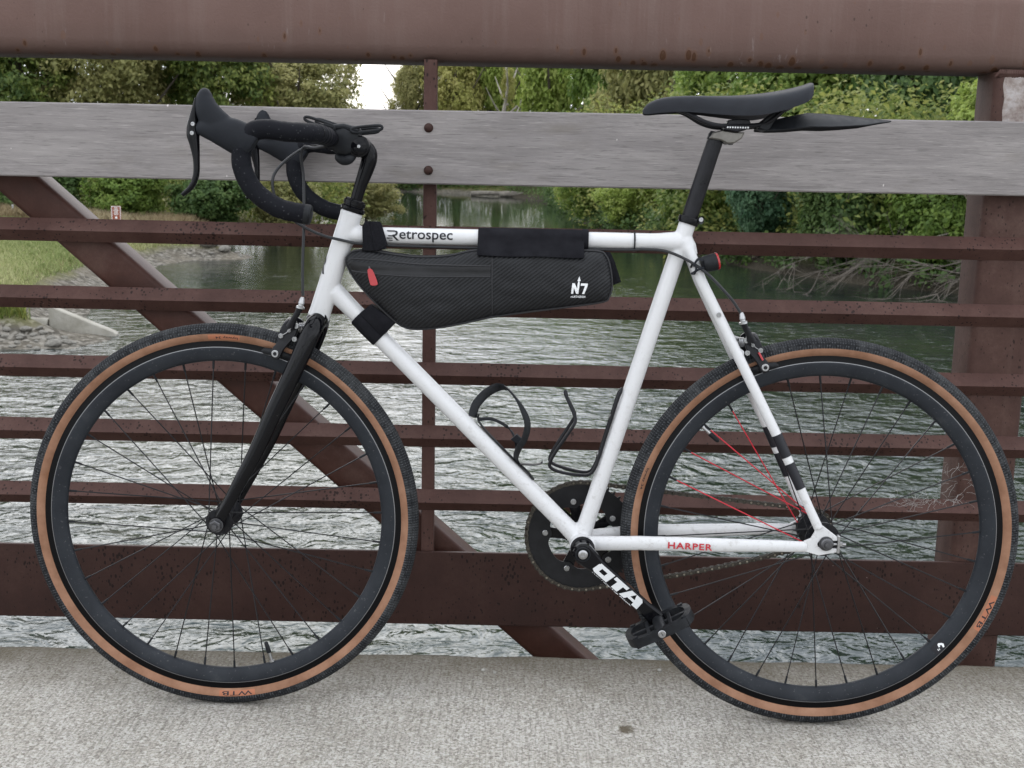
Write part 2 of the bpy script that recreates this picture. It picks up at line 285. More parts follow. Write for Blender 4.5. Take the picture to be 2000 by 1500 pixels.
# ------------------------------------------------------------------ mesh helpers
class G:
    """collects faces; build() links them as ONE mesh object"""
    def __init__(s): s.v = []; s.f = []; s.mi = []; s.cur = 0
    def add(s, vs, fs):
        o = len(s.v); s.v += [Vector(p) for p in vs]; s.f += [[o+i for i in f] for f in fs]; s.mi += [s.cur]*len(fs); return s
    def ring_faces(s, rings, close=True, capa=True, capb=True):
        m = len(rings[0]); vs = [p for r in rings for p in r]; fs = []
        for k in range(len(rings)-1):
            for i in range(m if close else m-1):
                j = (i+1) % m; fs.append([k*m+i, k*m+j, (k+1)*m+j, (k+1)*m+i])
        if close and capa: fs.append(list(range(m))[::-1])
        if close and capb: fs.append([(len(rings)-1)*m+i for i in range(m)])
        return s.add(vs, fs)
    def tube(s, pts, r, seg=12, flat=None, ref=None, caps=True, smooth=0, closed=False):
        """sweep; r: number or list; flat=(a,b) scales the section along ref / across it"""
        pts = [Vector(p) for p in pts]; rs = list(r) if hasattr(r, '__len__') else [r]*len(pts)
        if smooth: pts, rs = spline(pts, rs, smooth, closed)
        n = len(pts); rings = []; prev = None
        for k in range(n):
            a = pts[(k-1) % n] if (k or closed) else pts[0]; b = pts[(k+1) % n] if (k < n-1 or closed) else pts[-1]
            t = (b-a).normalized()
            if ref is not None: u = (Vector(ref) - t*t.dot(Vector(ref))).normalized()
            elif prev is None: u = (Vector((0.31, .87, .4)) - t*t.dot(Vector((0.31, .87, .4)))).normalized()
            else: u = (prev - t*t.dot(prev)).normalized()
            prev = u; w = t.cross(u); fa, fb = flat or (1, 1)
            rr = rs[k]; ra, rb = (rr if hasattr(rr, '__len__') else (rr*fa, rr*fb))
            rings.append([pts[k] + u*(cos(2*pi*i/seg)*ra) + w*(sin(2*pi*i/seg)*rb) for i in range(seg)])
        if closed: rings.append(rings[0]); caps = False
        return s.ring_faces(rings, True, caps, caps)
    def lathe(s, c, axis, prof, seg=32, caps=True, start=None):
        """prof: (radius, offset along axis)"""
        c = Vector(c); ax = Vector(axis).normalized(); h = Vector(start) if start else (Vector((0, 0, 1)) if abs(ax.z) < .9 else Vector((1, 0, 0)))
        u = (h - ax*ax.dot(h)).normalized(); w = ax.cross(u)
        rings = [[c + ax*o + (u*cos(2*pi*i/seg) + w*sin(2*pi*i/seg))*max(r, 1e-5) for i in range(seg)] for r, o in prof]
        return s.ring_faces(rings, True, caps, caps)
    def prism(s, poly, fn, z0, z1, bev=0):
        """poly: 2D outline, fn(x,y,z)->3D"""
        if bev:
            ins = inset(poly, bev); sg = 1 if z1 > z0 else -1
            rings = [[fn(x, y, z0) for x, y in ins], [fn(x, y, z0+sg*bev) for x, y in poly], [fn(x, y, z1-sg*bev) for x, y in poly], [fn(x, y, z1) for x, y in ins]]
        else: rings = [[fn(x, y, z0) for x, y in poly], [fn(x, y, z1) for x, y in poly]]
        return s.ring_faces(rings)
    def box(s, lo, hi, bev=0):
        (x0, y0, z0), (x1, y1, z1) = lo, hi
        poly = [(x0, y0), (x1, y0), (x1, y1), (x0, y1)]
        if bev:
            b = bev*1.0; poly = [(x0+b, y0), (x1-b, y0), (x1, y0+b), (x1, y1-b), (x1-b, y1), (x0+b, y1), (x0, y1-b), (x0, y0+b)]
        return s.prism(poly, lambda x, y, z: Vector((x, y, z)), z0, z1, bev)
    def xf(s, M_):
        s.v = [M_ @ p for p in s.v]; return s
    def build(s, name, mats, parent=None, origin=None, sharp=35, smooth=True):
        me = bpy.data.meshes.new(name); o = Vector(origin) if origin else Vector((0, 0, 0))
        me.from_pydata([tuple(p-o) for p in s.v], [], s.f)
        me.polygons.foreach_set('material_index', s.mi)
        bm = bmesh.new(); bm.from_mesh(me); bmesh.ops.remove_doubles(bm, verts=bm.verts, dist=1e-6)
        bmesh.ops.recalc_face_normals(bm, faces=bm.faces); bm.to_mesh(me); bm.free()
        mats = [mats] if isinstance(mats, str) else mats
        for m in mats: me.materials.append(MAT[m])
        if smooth: me.shade_smooth(); me.set_sharp_from_angle(angle=radians(sharp))
        ob = bpy.data.objects.new(name, me); COL.objects.link(ob); ob.location = o
        if parent: ob.parent = parent
        return ob
def spline(pts, rs, sub, closed=False):
    n = len(pts); P = []; R = []
    tup = hasattr(rs[0], '__len__')
    g = (lambda i: pts[i % n]) if closed else (lambda i: pts[min(max(i, 0), n-1)])
    gr = (lambda i: np.array(rs[i % n], float)) if closed else (lambda i: np.array(rs[min(max(i, 0), n-1)], float))
    for k in range(n if closed else n-1):
        for q in range(sub):
            t = q/sub; t2, t3 = t*t, t*t*t
            w0, w1, w2, w3 = -.5*t3+t2-.5*t, 1.5*t3-2.5*t2+1, -1.5*t3+2*t2+.5*t, .5*t3-.5*t2
            P.append(g(k-1)*w0+g(k)*w1+g(k+1)*w2+g(k+2)*w3); rr = gr(k)*(1-t)+gr(k+1)*t; R.append(tuple(rr) if tup else float(rr))
    if not closed: P.append(pts[-1]); R.append(rs[-1])
    return P, R
def inset(poly, d):
    n = len(poly); A = sum(poly[i][0]*poly[(i+1) % n][1]-poly[(i+1) % n][0]*poly[i][1] for i in range(n)); sg = 1 if A > 0 else -1; out_ = []
    for i in range(n):
        p0, p1, p2 = (Vector(poly[k % n]) for k in (i-1, i, i+1)); e1 = (p1-p0).normalized(); e2 = (p2-p1).normalized()
        n1 = Vector((-e1.y, e1.x))*sg; n2 = Vector((-e2.y, e2.x))*sg; m = n1+n2; k = m.length_squared
        m = m*(2/k) if k > .5 else n1
        out_.append(tuple(p1+m*d))
    return out_
def smooth_poly(pts, sub=4):
    P, _ = spline([Vector((x, y, 0)) for x, y in pts], [1]*len(pts), sub, True); return [(p.x, p.y) for p in P]
def empty(name, parent=None, loc=(0, 0, 0)):
    o = bpy.data.objects.new(name, None); o.empty_display_size = .05; COL.objects.link(o); o.location = loc
    if parent: o.parent = parent
    return o
def tag(o, label=None, cat=None, group=None, kind=None):
    for k, v_ in (('label', label), ('category', cat), ('group', group), ('kind', kind)):
        if v_: o[k] = v_
    return o
def text2d(body, size=1.0, cuts=0, bold=0.0, shear=0.0, space=1.0):
    cu = bpy.data.curves.new('lettering', 'FONT'); cu.body = body; cu.size = size; cu.offset = bold; cu.shear = shear; cu.space_character = space; cu.resolution_u = 3
    ob = bpy.data.objects.new('lettering', cu); COL.objects.link(ob); dg = bpy.context.evaluated_depsgraph_get()
    me = bpy.data.meshes.new_from_object(ob.evaluated_get(dg)); bpy.data.objects.remove(ob); bpy.data.curves.remove(cu)
    bm = bmesh.new(); bm.from_mesh(me); bpy.data.meshes.remove(me)
    ys = [v_.co.y for v_ in bm.verts]; xs = [v_.co.x for v_ in bm.verts]
    for k in range(cuts):
        yy = min(ys) + (k+1)/(cuts+1)*(max(ys)-min(ys))
        bmesh.ops.bisect_plane(bm, geom=bm.verts[:]+bm.edges[:]+bm.faces[:], plane_co=(0, yy, 0), plane_no=(0, 1, 0))
    for k in range(cuts and 24):
        xx = min(xs) + (k+1)/25*(max(xs)-min(xs))
        bmesh.ops.bisect_plane(bm, geom=bm.verts[:]+bm.edges[:]+bm.faces[:], plane_co=(xx, 0, 0), plane_no=(1, 0, 0))
    bm.verts.index_update(); x0, x1, y0, y1 = min(xs), max(xs), min(ys), max(ys)
    V = [((v_.co.x-x0)/(x1-x0), (v_.co.y-y0)/(y1-y0)) for v_ in bm.verts]; Fc = [[v_.index for v_ in f.verts] for f in bm.faces]; bm.free()
    return V, Fc, (x1-x0)/(y1-y0)
def flatmesh(name, V, Fc, fn, mat, parent, normal=None):
    """2D letters (0..1) placed on a surface by fn"""
    me = bpy.data.meshes.new(name); me.from_pydata([tuple(fn(x, y)) for x, y in V], [], Fc); me.materials.append(MAT[mat])
    ob = bpy.data.objects.new(name, me); COL.objects.link(ob); ob.parent = parent; return ob

# ================================================================== THE SETTING
# deck: concrete slab, slightly rough edge towards the river
g = G(); xs = np.linspace(-6, 6, 481); rings = []
def edge(x, k): return .012*noise.noise((x*9, k*3.1, 0)) + .006*noise.noise((x*31, k, 5))
for x in xs:
    e = edge(x, 0); rings.append([(x, -3.2, -.22), (x, -3.2, 0), (x, -.6, 0), (x, .215+e*.4, 0), (x, .232+e*.6, -.004), (x, .243+e, -.013), (x, .246+e, -.030), (x, .245, -.22)])
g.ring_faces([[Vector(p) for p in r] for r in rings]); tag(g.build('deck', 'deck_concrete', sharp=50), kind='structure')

# river outline (metres, seen from above); everything outside it is bank
WZ = -2.9
river = [(-60, -30), (-60, 20.0), (-13, 20.2), (-10.4, 20.9), (-8.7, 21.2), (-8.3, 22.6), (-9.6, 24.2), (-11.2, 30), (-12.3, 39), (-11.8, 41.3), (-10.0, 42.2), (-9.9, 43.4), (-12.1, 47), (-12.3, 54), (-11.2, 65),
         (-11.9, 85), (-14, 110), (-17, 127), (-12, 133), (-6, 129), (-1, 123), (3.2, 108), (3.8, 90), (4.1, 74), (5.4, 60), (7.2, 50), (9.0, 42), (11.6, 37.0), (15, 34.0), (24, 30), (60, 24), (60, -30)]
RP = np.array(river, float)
def river_dist(X, Y):
    d = np.full(X.shape, 1e9); ins = np.zeros(X.shape, bool)
    for k in range(len(RP)):
        a = RP[k]; b = RP[(k+1) % len(RP)]; e = b-a; t = np.clip(((X-a[0])*e[0]+(Y-a[1])*e[1])/(e@e), 0, 1)
        d = np.minimum(d, np.hypot(X-a[0]-t*e[0], Y-a[1]-t*e[1]))
        c_ = ((a[1] > Y) != (b[1] > Y)) & (X < (b[0]-a[0])*(Y-a[1])/(b[1]-a[1]+1e-12)+a[0]); ins ^= c_
    return np.where(ins, -d, d)
def ground_z(X, Y):
    X = np.asarray(X, float); Y = np.asarray(Y, float); d = river_dist(X, Y)
    left = X < -4 - .0*Y
    zl = WZ + .16*np.minimum(d, .8) + .46*np.clip(d-.8, 0, 1.2) + .035*np.clip(d-2.0, 0, 60)
    zr = WZ + .42*np.clip(d, 0, 3.2) + .05*np.clip(d-3.2, 0, 60)
    z = np.where(left, zl, zr); z = np.where(d < 0, WZ + np.maximum(d*.35, -1.3), z)
    return z + .05*np.sin(X*1.7+Y*.9)*np.clip(d, 0, 1)
gx = np.concatenate([np.linspace(-150, -34, 40)[:-1], np.linspace(-34, 24, 233), np.linspace(24, 150, 40)[1:]]); gy = np.concatenate([np.linspace(8, 19, 8)[:-1], np.linspace(19, 60, 165), np.linspace(60, 280, 120)[1:]])
X, Y = np.meshgrid(gx, gy); Z = ground_z(X, Y); nx, ny = len(gx), len(gy)
me = bpy.data.meshes.new('river_bank'); idx = np.arange(nx*ny).reshape(ny, nx)
fc = np.stack([idx[:-1, :-1], idx[:-1, 1:], idx[1:, 1:], idx[1:, :-1]], -1).reshape(-1, 4)
me.from_pydata(np.stack([X, Y, Z], -1).reshape(-1, 3).tolist(), [], fc.tolist()); me.materials.append(MAT['bank_ground']); me.shade_smooth()
o = bpy.data.objects.new('river_bank', me); COL.objects.link(o); tag(o, kind='structure')
g = G(); g.add([(-150, -60, WZ), (150, -60, WZ), (150, 200, WZ), (-150, 200, WZ)], [[0, 1, 2, 3]]); tag(g.build('river_water', 'river_water', smooth=False), kind='structure')

# ================================================================== BRIDGE RAILING (one welded truss side)
TR = empty('bridge_railing', loc=(0, 0, 0)); tag(TR, 'rust brown steel bridge railing with a weathered grey wooden handrail plank', 'railing')
def tube_rect(g, a, b, w_, d_, rad=.006, up=(0, 1, 0)):
    """rectangular hollow section from a to b: w_ across, d_ along 'up' (depth)"""
    a, b = Vector(a), Vector(b); t = (b-a).normalized(); dv = (Vector(up)-t*t.dot(Vector(up))).normalized(); wv = t.cross(dv)
    sec = []
    for cx, cy_, a0 in ((1, 1, 0), (-1, 1, 90), (-1, -1, 180), (1, -1, 270)):
        for q in (0, 30, 60, 90): sec.append((cx*(w_/2-rad)+rad*cos(radians(a0+q)), cy_*(d_/2-rad)+rad*sin(radians(a0+q))))
    g.ring_faces([[p + wv*x + dv*y for x, y in sec] for p in (a, b)])
XL, XR = -3.0, 3.0
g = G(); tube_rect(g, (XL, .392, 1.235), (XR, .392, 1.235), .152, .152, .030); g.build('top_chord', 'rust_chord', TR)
g = G(); tube_rect(g, (XL, .40, -.78), (XR, .40, -.78), .127, .127, .018); g.build('bottom_chord', 'rust_post', TR)
for xp in (-1.40, .966):
    g = G(); tube_rect(g, (xp, .370, -.72), (xp, .370, 1.160), .116, .102, .013); p = g.build('end_post', 'rust_post', TR)
    pz = G(); rr_ = []
    for zz_ in np.linspace(1.062, 1.152, 10):
        rr_.append([Vector((xp+xx_, .3186, zz_+.006*noise.noise((xx_*40, zz_*30, 2)))) for xx_ in np.linspace(-.040+.010*noise.noise((zz_*25, 1, 0)), .045+.008*noise.noise((zz_*22, 5, 0)), 10)])
    pz.ring_faces(rr_, False); pz.build('scoured_patch', 'weld_metal', p)
    g = G()
    for k in range(26):
        t = k/25; x = xp-.056+.112*t
        g.tube([(x-.003, .3205, 1.150+.003*random.random()), (x+.004, .318, 1.158), (x+.006, .3195, 1.164)], [.0025, .0042, .0025], 6)
    g.build('weld_bead', 'rust_post', p)
g = G(); dz = 42*pi/180
tube_rect(g, (-1.345, .3795, 1.158+.0), (1.02, .3795, 1.158-.8885*2.365), .076, .076, .011)
# keep the brace where the photograph shows it: shift so that the lower front edge runs through (-1.008,.891)
nrm = Vector((.664, 0, .748)); cur = Vector((-1.345, 0, 1.158))-nrm*.038; want = Vector((-1.008, 0, .891)); g.xf(Matrix.Translation(nrm*((want-cur).dot(nrm)))); g.build('diagonal_brace', 'rust_brace', TR)
g = G(); tube_rect(g, (-.167, .3315, .10), (-.167, .3315, 1.162), .0255, .025, .003); g.build('vertical_bar', 'rust_rail', TR)
for z in (.826, .6945, .5565, .428, .2955):       # angle-iron rails, corner towards the path
    g = G(); s_ = .0225; t = .0062
    sec = [(.318, z+s_), (.318-s_+.0012, z+.0012), (.318-s_, z), (.318-s_+.0012, z-.0012), (.318, z-s_), (.318, z-s_+t*1.4), (.318-s_+t*1.4, z), (.318, z+s_-t*1.4)]
    rings = [[Vector((x, y+.0006*noise.noise((x*2, zz*9, 1)), zz+.0016*noise.noise((x*1.3, z*7, 3)))) for y, zz in sec] for x in np.linspace(XL, XR, 40)]
    g.ring_faces(rings); g.build('rail', 'rust_rail', TR, sharp=25)
g = G(); g.box((XL, .3085, .0305), (XR, .3175, .187), .0012); g.build('toe_plate', 'rust_toe', TR)
# plank
g = G(); rings = []
for x in np.linspace(XL, XR, 160):
    zt, zb = 1.0672+.0012*noise.noise((x*2.2, 0, 0)), .9288+.0010*noise.noise((x*2.7, 4, 0)); b = .0025
    rings.append([Vector((x, y, z)) for y, z in ((.280+b, zt), (.280, zt-b), (.280, zb+b), (.280+b, zb), (.3175-b, zb), (.3175, zb+b), (.3175, zt-b), (.3175-b, zt))])
g.ring_faces(rings); PL = g.build('wooden_handrail', 'grey_wood', TR)
for z in (1.034, .955):
    g = G(); g.lathe((-.167, .2805, z), (0, -1, 0), [(.0088, 0), (.0088, .0012), (.0078, .0035), (.0052, .0056), (.002, .0064), (0, .0066)], 20); g.build('bolt_head', 'rust_toe', PL)
# cobweb where post and rail meet
g = G()
for k in range(80):
    p = Vector((random.uniform(.78, .905), random.uniform(.300, .3175), random.uniform(.298, .312))) if k % 3 else Vector((random.uniform(.86, .93), random.uniform(.305, .317), random.uniform(.31, .40)))
    pts = [p]; dirn = Vector((random.uniform(-1, 1), random.uniform(-.15, .15), random.uniform(-.55, .8))).normalized()
    for q in range(random.randint(3, 7)):
        dirn = (dirn+Vector((random.uniform(-.9, .9), random.uniform(-.3, .3), random.uniform(-.9, .9)))*.7).normalized(); nx_ = pts[-1]+dirn*random.uniform(.003, .009)
        nx_.y = min(max(nx_.y, .294), .3165); nx_.z = max(nx_.z, .2965+abs(nx_.y-.2955)*1.02); pts.append(nx_)
    g.tube(pts, random.uniform(.00012, .00028), 4)
tag(g.build('cobweb', 'web_silk'), 'tangled pale cobweb on the lowest rail beside the right steel post', 'cobweb')

# three pale pebbles lying on the deck
for px_, py_, rr_, lb_ in ((-.045, .155, .0042, 'small pale pebble on the deck left of the diagonal brace foot'), (.30, .17, .0045, 'small pale pebble on the deck under the pedal'), (-.022, .145, .003, 'tiny pebble on the deck just right of the pale pebble')):
    bm_ = bmesh.new(); bmesh.ops.create_icosphere(bm_, subdivisions=2, radius=rr_)
    for v_ in bm_.verts: v_.co *= 1+.35*noise.noise(v_.co*400+Vector((px_*90, 0, 0))); v_.co.z *= .6
    me_ = bpy.data.meshes.new('pebble'); bm_.to_mesh(me_); bm_.free(); me_.materials.append(MAT['pebble']); me_.shade_smooth(); o_ = bpy.data.objects.new('pebble', me_); COL.objects.link(o_); o_.location = (px_, py_, rr_*.45); tag(o_, lb_, 'pebble')

# ================================================================== BICYCLE
# local axes of the bicycle: x to the rear, y away from the camera (to the rail), z up; millimetres below
BK = empty('bicycle', loc=(-.5063, 0, 0)); BK.rotation_mode = 'XYZ'; BK.rotation_euler = (-.0488, 0, -.0301)
tag(BK, 'white road bicycle with tan sidewall tyres leaning on the bridge railing', 'bicycle')
def q(u, v, w=0): return Vector((u*.001, -w*.001, v*.001))
AX = (q(224, 0, 0)-q(170, 0, 0)) + (q(0, 882, 0)-q(0, 710, 0)); PIV = q(197, 796)
SM = Matrix.Translation(PIV) @ Matrix.Rotation(.020, 4, AX) @ Matrix.Translation(-PIV)   # bars and fork turned a touch
def S(u, v, w=0): return SM @ q(u, v, w)
NEAR = Vector((0, -1, 0)); mm = .001
def bolt(g, c, r, h, axis=NEAR, hexr=True, seg=18):
    g.lathe(c, axis, [(r, 0), (r, h*.75), (r*.86, h), (r*.52, h), (r*.46, h*.45), (0, h*.45)], seg)

# ---- frame
g = G()
g.tube([q(226, 887), q(222, 874), q(197, 796), q(171.5, 715), q(168, 704)], [19.4*mm, 18.4*mm, 18.2*mm, 18.6*mm, 19.8*mm], 28)
def joint_tube(a, b, r, fa=1.22, fb=1.22, l=.035):
    a, b = Vector(a), Vector(b); L_ = (b-a).length; d = (b-a)/L_
    ts = [0, l*.35, l*.7, l, L_-l, L_-l*.7, L_-l*.35, L_]; rr = [r*(1+(fa-1)*k) for k in (1, .62, .18, 0)]+[r*(1+(fb-1)*k) for k in (0, .18, .62, 1)]
    g.tube([a+d*t for t in ts], rr, 24, caps=True)
joint_tube(q(222, 847.5), q(786, 847), 14.2*mm, 1.15, 1.30, .05)
joint_tube(q(196, 750), q(633, 321), 15.2*mm, 1.12, 1.12, .05)
joint_tube(q(800, 888), q(632, 320), 14.6*mm, 1.0, 1.16, .05)
g.lathe(q(634, 317, -35), NEAR, [(17*mm, 0), (21*mm, 0), (21.5*mm, 2*mm), (21*mm, 6*mm), (21*mm, 64*mm), (21.5*mm, 68*mm), (21*mm, 70*mm), (17*mm, 70*mm)], 32)
g.tube([q(791, 852, 0), q(797, 838, 0), q(803, 822, 0)], [16*mm, 17.4*mm, 15*mm], 20)
for sgn in (1, -1):
    g.tube([q(799, 838, 9*sgn), q(823, 782, 19*sgn), q(880, 674, 33*sgn), q(960, 522, 48*sgn), q(1015, 408, 58*sgn), q(1034, 370, 60*sgn)], [9.5*mm, 9.4*mm, 9.2*mm, 8.8*mm, 7.8*mm, 8.2*mm], 18)
    g.tube([q(641, 321, 18*sgn), q(665, 324, 26*sgn), q(733, 330, 38*sgn), q(850, 333, 48*sgn), q(960, 337, 57*sgn), q(1016, 338, 60*sgn)],
           [(9*mm, 13.4*mm), (9*mm, 13*mm), (8.5*mm, 13*mm), (8*mm, 12.4*mm), (7.5*mm, 10.6*mm), (5*mm, 9.6*mm)], 18, ref=(0, 1, 0))
# stay bridge
g.tube([q(893, 664, -34), q(893, 664, 34)], 6*mm, 12)
FR = g.build('frame', 'white_paint', BK, sharp=50)
def fuse(ob, vox, it, fac=.5):
    m = ob.modifiers.new('fuse', 'REMESH'); m.mode = 'VOXEL'; m.voxel_size = vox; m.use_smooth_shade = True
    m2 = ob.modifiers.new('fair', 'SMOOTH'); m2.iterations = it; m2.factor = fac
fuse(FR, .0017, 8)
drop = [(1036, 379), (1047, 371), (1066, 357), (1067, 350.5), (1038, 350.5), (1034, 347.5), (1032.5, 343.8), (1034, 340), (1038, 337), (1067.5, 337), (1068, 331), (1036, 324), (1010, 331), (1008, 338), (1010, 348), (1021, 353), (1027, 364), (1028, 376)]
for sgn in (1, -1):
    g = G(); g.prism(drop, lambda x, y, z: q(x, y, z*sgn), 57, 63, .8); g.build('dropout', 'white_paint', FR, sharp=40)
    g = G(); g.box(q(1065.5, 329, 65*sgn if sgn > 0 else 53*sgn), q(1070.5, 359, 53*sgn if sgn > 0 else 65*sgn), .0008)
    g.tube([q(1052, 344, 60*sgn), q(1081, 344, 60*sgn)], 2.4*mm, 10); g.lathe(q(1070.5, 344, 60*sgn), (1, 0, 0), [(4.6*mm, 0), (4.6*mm, 4*mm), (3*mm, 5*mm)], 6)
    g.build('chain_tensioner', 'steel', FR)
    # black stripes round the lower stay
    A, B = q(960, 522, 48*sgn), q(1015, 408, 58*sgn); D = (B-A)
    def on(t): return A+D*t
    for t0, t1 in ((-.055, .27), (.365, .735)):
        g = G(); g.tube([on(t0), on((t0+t1)/2), on(t1)], [9.15*mm-.9*mm*t0, 9.1*mm-.9*mm*(t0+t1)/2, 9.15*mm-.9*mm*t1], 18, caps=False); g.build('stripe', 'black_print', FR)
g = G(); bolt(g, q(852, 728, 36), 4.2*mm, 2.2*mm); g.build('bolt', 'bolt_steel', FR)
# writing on the frame
def on_cyl(u0, u1, vc, h, r, wc=0, tilt=0.0):
    def fn(x, y):
        a = (y-.5)*h/r; u = u0+(u1-u0)*x; return q(u, vc+sin(a+tilt)*(r+.5), wc+cos(a+tilt)*(r+.5))
    return fn
V, Fc, asp = text2d('etrospec', cuts=6, bold=.012); flatmesh('lettering', V, Fc, on_cyl(309, 400, 847, 19.5, 14.2), 'black_print', FR)
# the winged initial: an R whose leg and bowl run out in speed lines
def polyfaces(polys, sub=5):
    V_, F_l = [], []
    for P in polys:
        o_ = len(V_); bm_ = bmesh.new(); f_ = bm_.faces.new([bm_.verts.new((x, y, 0)) for x, y in P])
        for k in range(sub):
            ys = [v_.co.y for v_ in bm_.verts]; yy = min(ys)+(k+1)/(sub+1)*(max(ys)-min(ys))
            bmesh.ops.bisect_plane(bm_, geom=bm_.verts[:]+bm_.edges[:]+bm_.faces[:], plane_co=(0, yy, 0), plane_no=(0, 1, 0))
        bm_.verts.index_update(); V_ += [(v_.co.x, v_.co.y) for v_ in bm_.verts]; F_l += [[o_+v_.index for v_ in f.verts] for f in bm_.faces]; bm_.free()
    return V_, F_l
Rp = [[(0, .98), (.62, .98), (.80, .93), (.88, .82), (.88, .64), (.80, .52), (.66, .46), (1.0, .04), (.80, .04), (.48, .44), (.48, .58), (.64, .60), (.72, .68), (.72, .78), (.64, .85), (.10, .85)],
      [(.10, .52), (.52, .52), (.52, .42), (.17, .42)], [(.02, .32), (.48, .32), (.48, .22), (.09, .22)], [(.16, .12), (.48, .12), (.48, .02), (.22, .02)]]
V, Fc = polyfaces(Rp); flatmesh('lettering', V, Fc, on_cyl(287, 309, 848, 19, 14.2), 'black_print', FR)
V, Fc, asp = text2d('HARPER', cuts=3, bold=.022, space=1.12); flatmesh('lettering', V, Fc, lambda x, y: q(781+75*x, 325.5+11.5*y, 51.6+6.6*x-abs(y-.45)*.6), 'red_print', FR)
# head badge R, wrapped on the front of the head tube
hd = (q(226, 887)-q(168, 704)).normalized(); hb = q(185, 757); hs = Vector((0, -1, 0)); hf = hs.cross(hd).normalized(); hf = hf if hf.x < 0 else -hf
def badge(x, y):
    a = radians(72)+(.5-x)*-24/18.3*-1; return hb+hd*((.020+y*.030))+(hs*cos(a)+hf*sin(a))*(.0188)
V, Fc, asp = text2d('R', cuts=4, bold=.02)
flatmesh('lettering', V, Fc, lambda x, y: badge(x, y), 'black_print', FR)
# cable tie round the top tube
g = G(); g.lathe(q(707, 846), (1, 0, 0), [(15*mm, 0), (16.6*mm, .2*mm), (16.6*mm, 2.6*mm), (15*mm, 2.8*mm)], 24, False); g.build('cable_tie', 'black_plastic', BK)

# ---- fork, headset, stem
g = G()
for sgn in (1, -1):
    g.tube([S(171, 701, 14*sgn), S(166, 693, 28*sgn), S(158, 672, 40*sgn), S(131, 610, 47*sgn), S(101, 547, 49*sgn), S(70, 478, 51*sgn), S(38, 417, 53*sgn), S(17, 377, 54*sgn), S(6, 356, 54*sgn)],
           [(13*mm, 15*mm), (13.5*mm, 16.5*mm), (12*mm, 16.2*mm), (11*mm, 15.6*mm), (10.5*mm, 14.8*mm), (10*mm, 13.4*mm), (9*mm, 11.6*mm), (7*mm, 10*mm), (4*mm, 9*mm)], 20, ref=(0, 1, 0), smooth=3)
    g.lathe(S(0, 345.5, 54*sgn-3), NEAR, [(5*mm, 0), (14*mm, 0), (14*mm, 6*mm), (5*mm, 6*mm)], 24)
g.tube([S(171, 701, -15), S(171, 701, 15)], 15*mm, 16); FK = g.build('fork', 'fork_paint', BK, sharp=45)
g = G(); hdn = AX.normalized(); g.lathe(S(168, 703), -hdn, [(17*mm, 0), (19.6*mm, 0), (20.2*mm, 2*mm), (20*mm, 5*mm), (18.8*mm, 6*mm), (19.2*mm, 9*mm), (15*mm, 11*mm)], 32); g.build('lower_headset', 'dark_steel', BK)
g = G(); g.lathe(S(226, 887), hdn, [(16*mm, 0), (20*mm, 0), (21*mm, 2*mm), (21*mm, 7*mm), (18.6*mm, 8.5*mm), (17.5*mm, 9*mm), (17.5*mm, 11*mm), (19*mm, 11.5*mm), (19*mm, 18*mm), (17*mm, 19*mm), (16.6*mm, 21*mm), (12*mm, 22*mm)], 32); g.build('upper_headset', 'black_gloss', BK)
g = G()
g.tube([S(231, 900), S(240, 930), S(248, 952), S(255, 974), S(255, 988), S(249, 1000)], [(10.5*mm, 10*mm), (10.8*mm, 10.6*mm), (11.5*mm, 12.4*mm), (12.5*mm, 13.5*mm), (13*mm, 13*mm), (12*mm, 9*mm)], 20, ref=(0, 1, 0), smooth=4)
g.lathe(S(241, 995, -23), NEAR, [(10*mm, 0), (15*mm, .5*mm), (18*mm, 2*mm), (18.4*mm, 8*mm), (18.4*mm, 38*mm), (18*mm, 44*mm), (15*mm, 45.5*mm), (10*mm, 46*mm)], 32)
g.tube([S(238, 997), S(215, 1002), S(196, 1006)], [(14*mm, 12*mm), (15*mm, 12.5*mm), (17*mm, 15*mm)], 20, ref=(0, 1, 0))
g.lathe(S(195, 1007, -21), NEAR, [(14*mm, 0), (19*mm, 1*mm), (19*mm, 41*mm), (14*mm, 42*mm)], 28)
ST = g.build('stem', 'black_gloss', BK, sharp=40)
g = G(); g.lathe(S(241, 995, 22.8), NEAR, [(14*mm, 0), (13.6*mm, 2.4*mm), (11*mm, 3.6*mm), (0, 4.2*mm)], 28); cp = g.build('pivot_cap', 'black_gloss', ST)
g = G(); bolt(g, S(241, 995, 26.8), 2.8*mm, 1.4*mm); g.build('bolt', 'steel', ST)

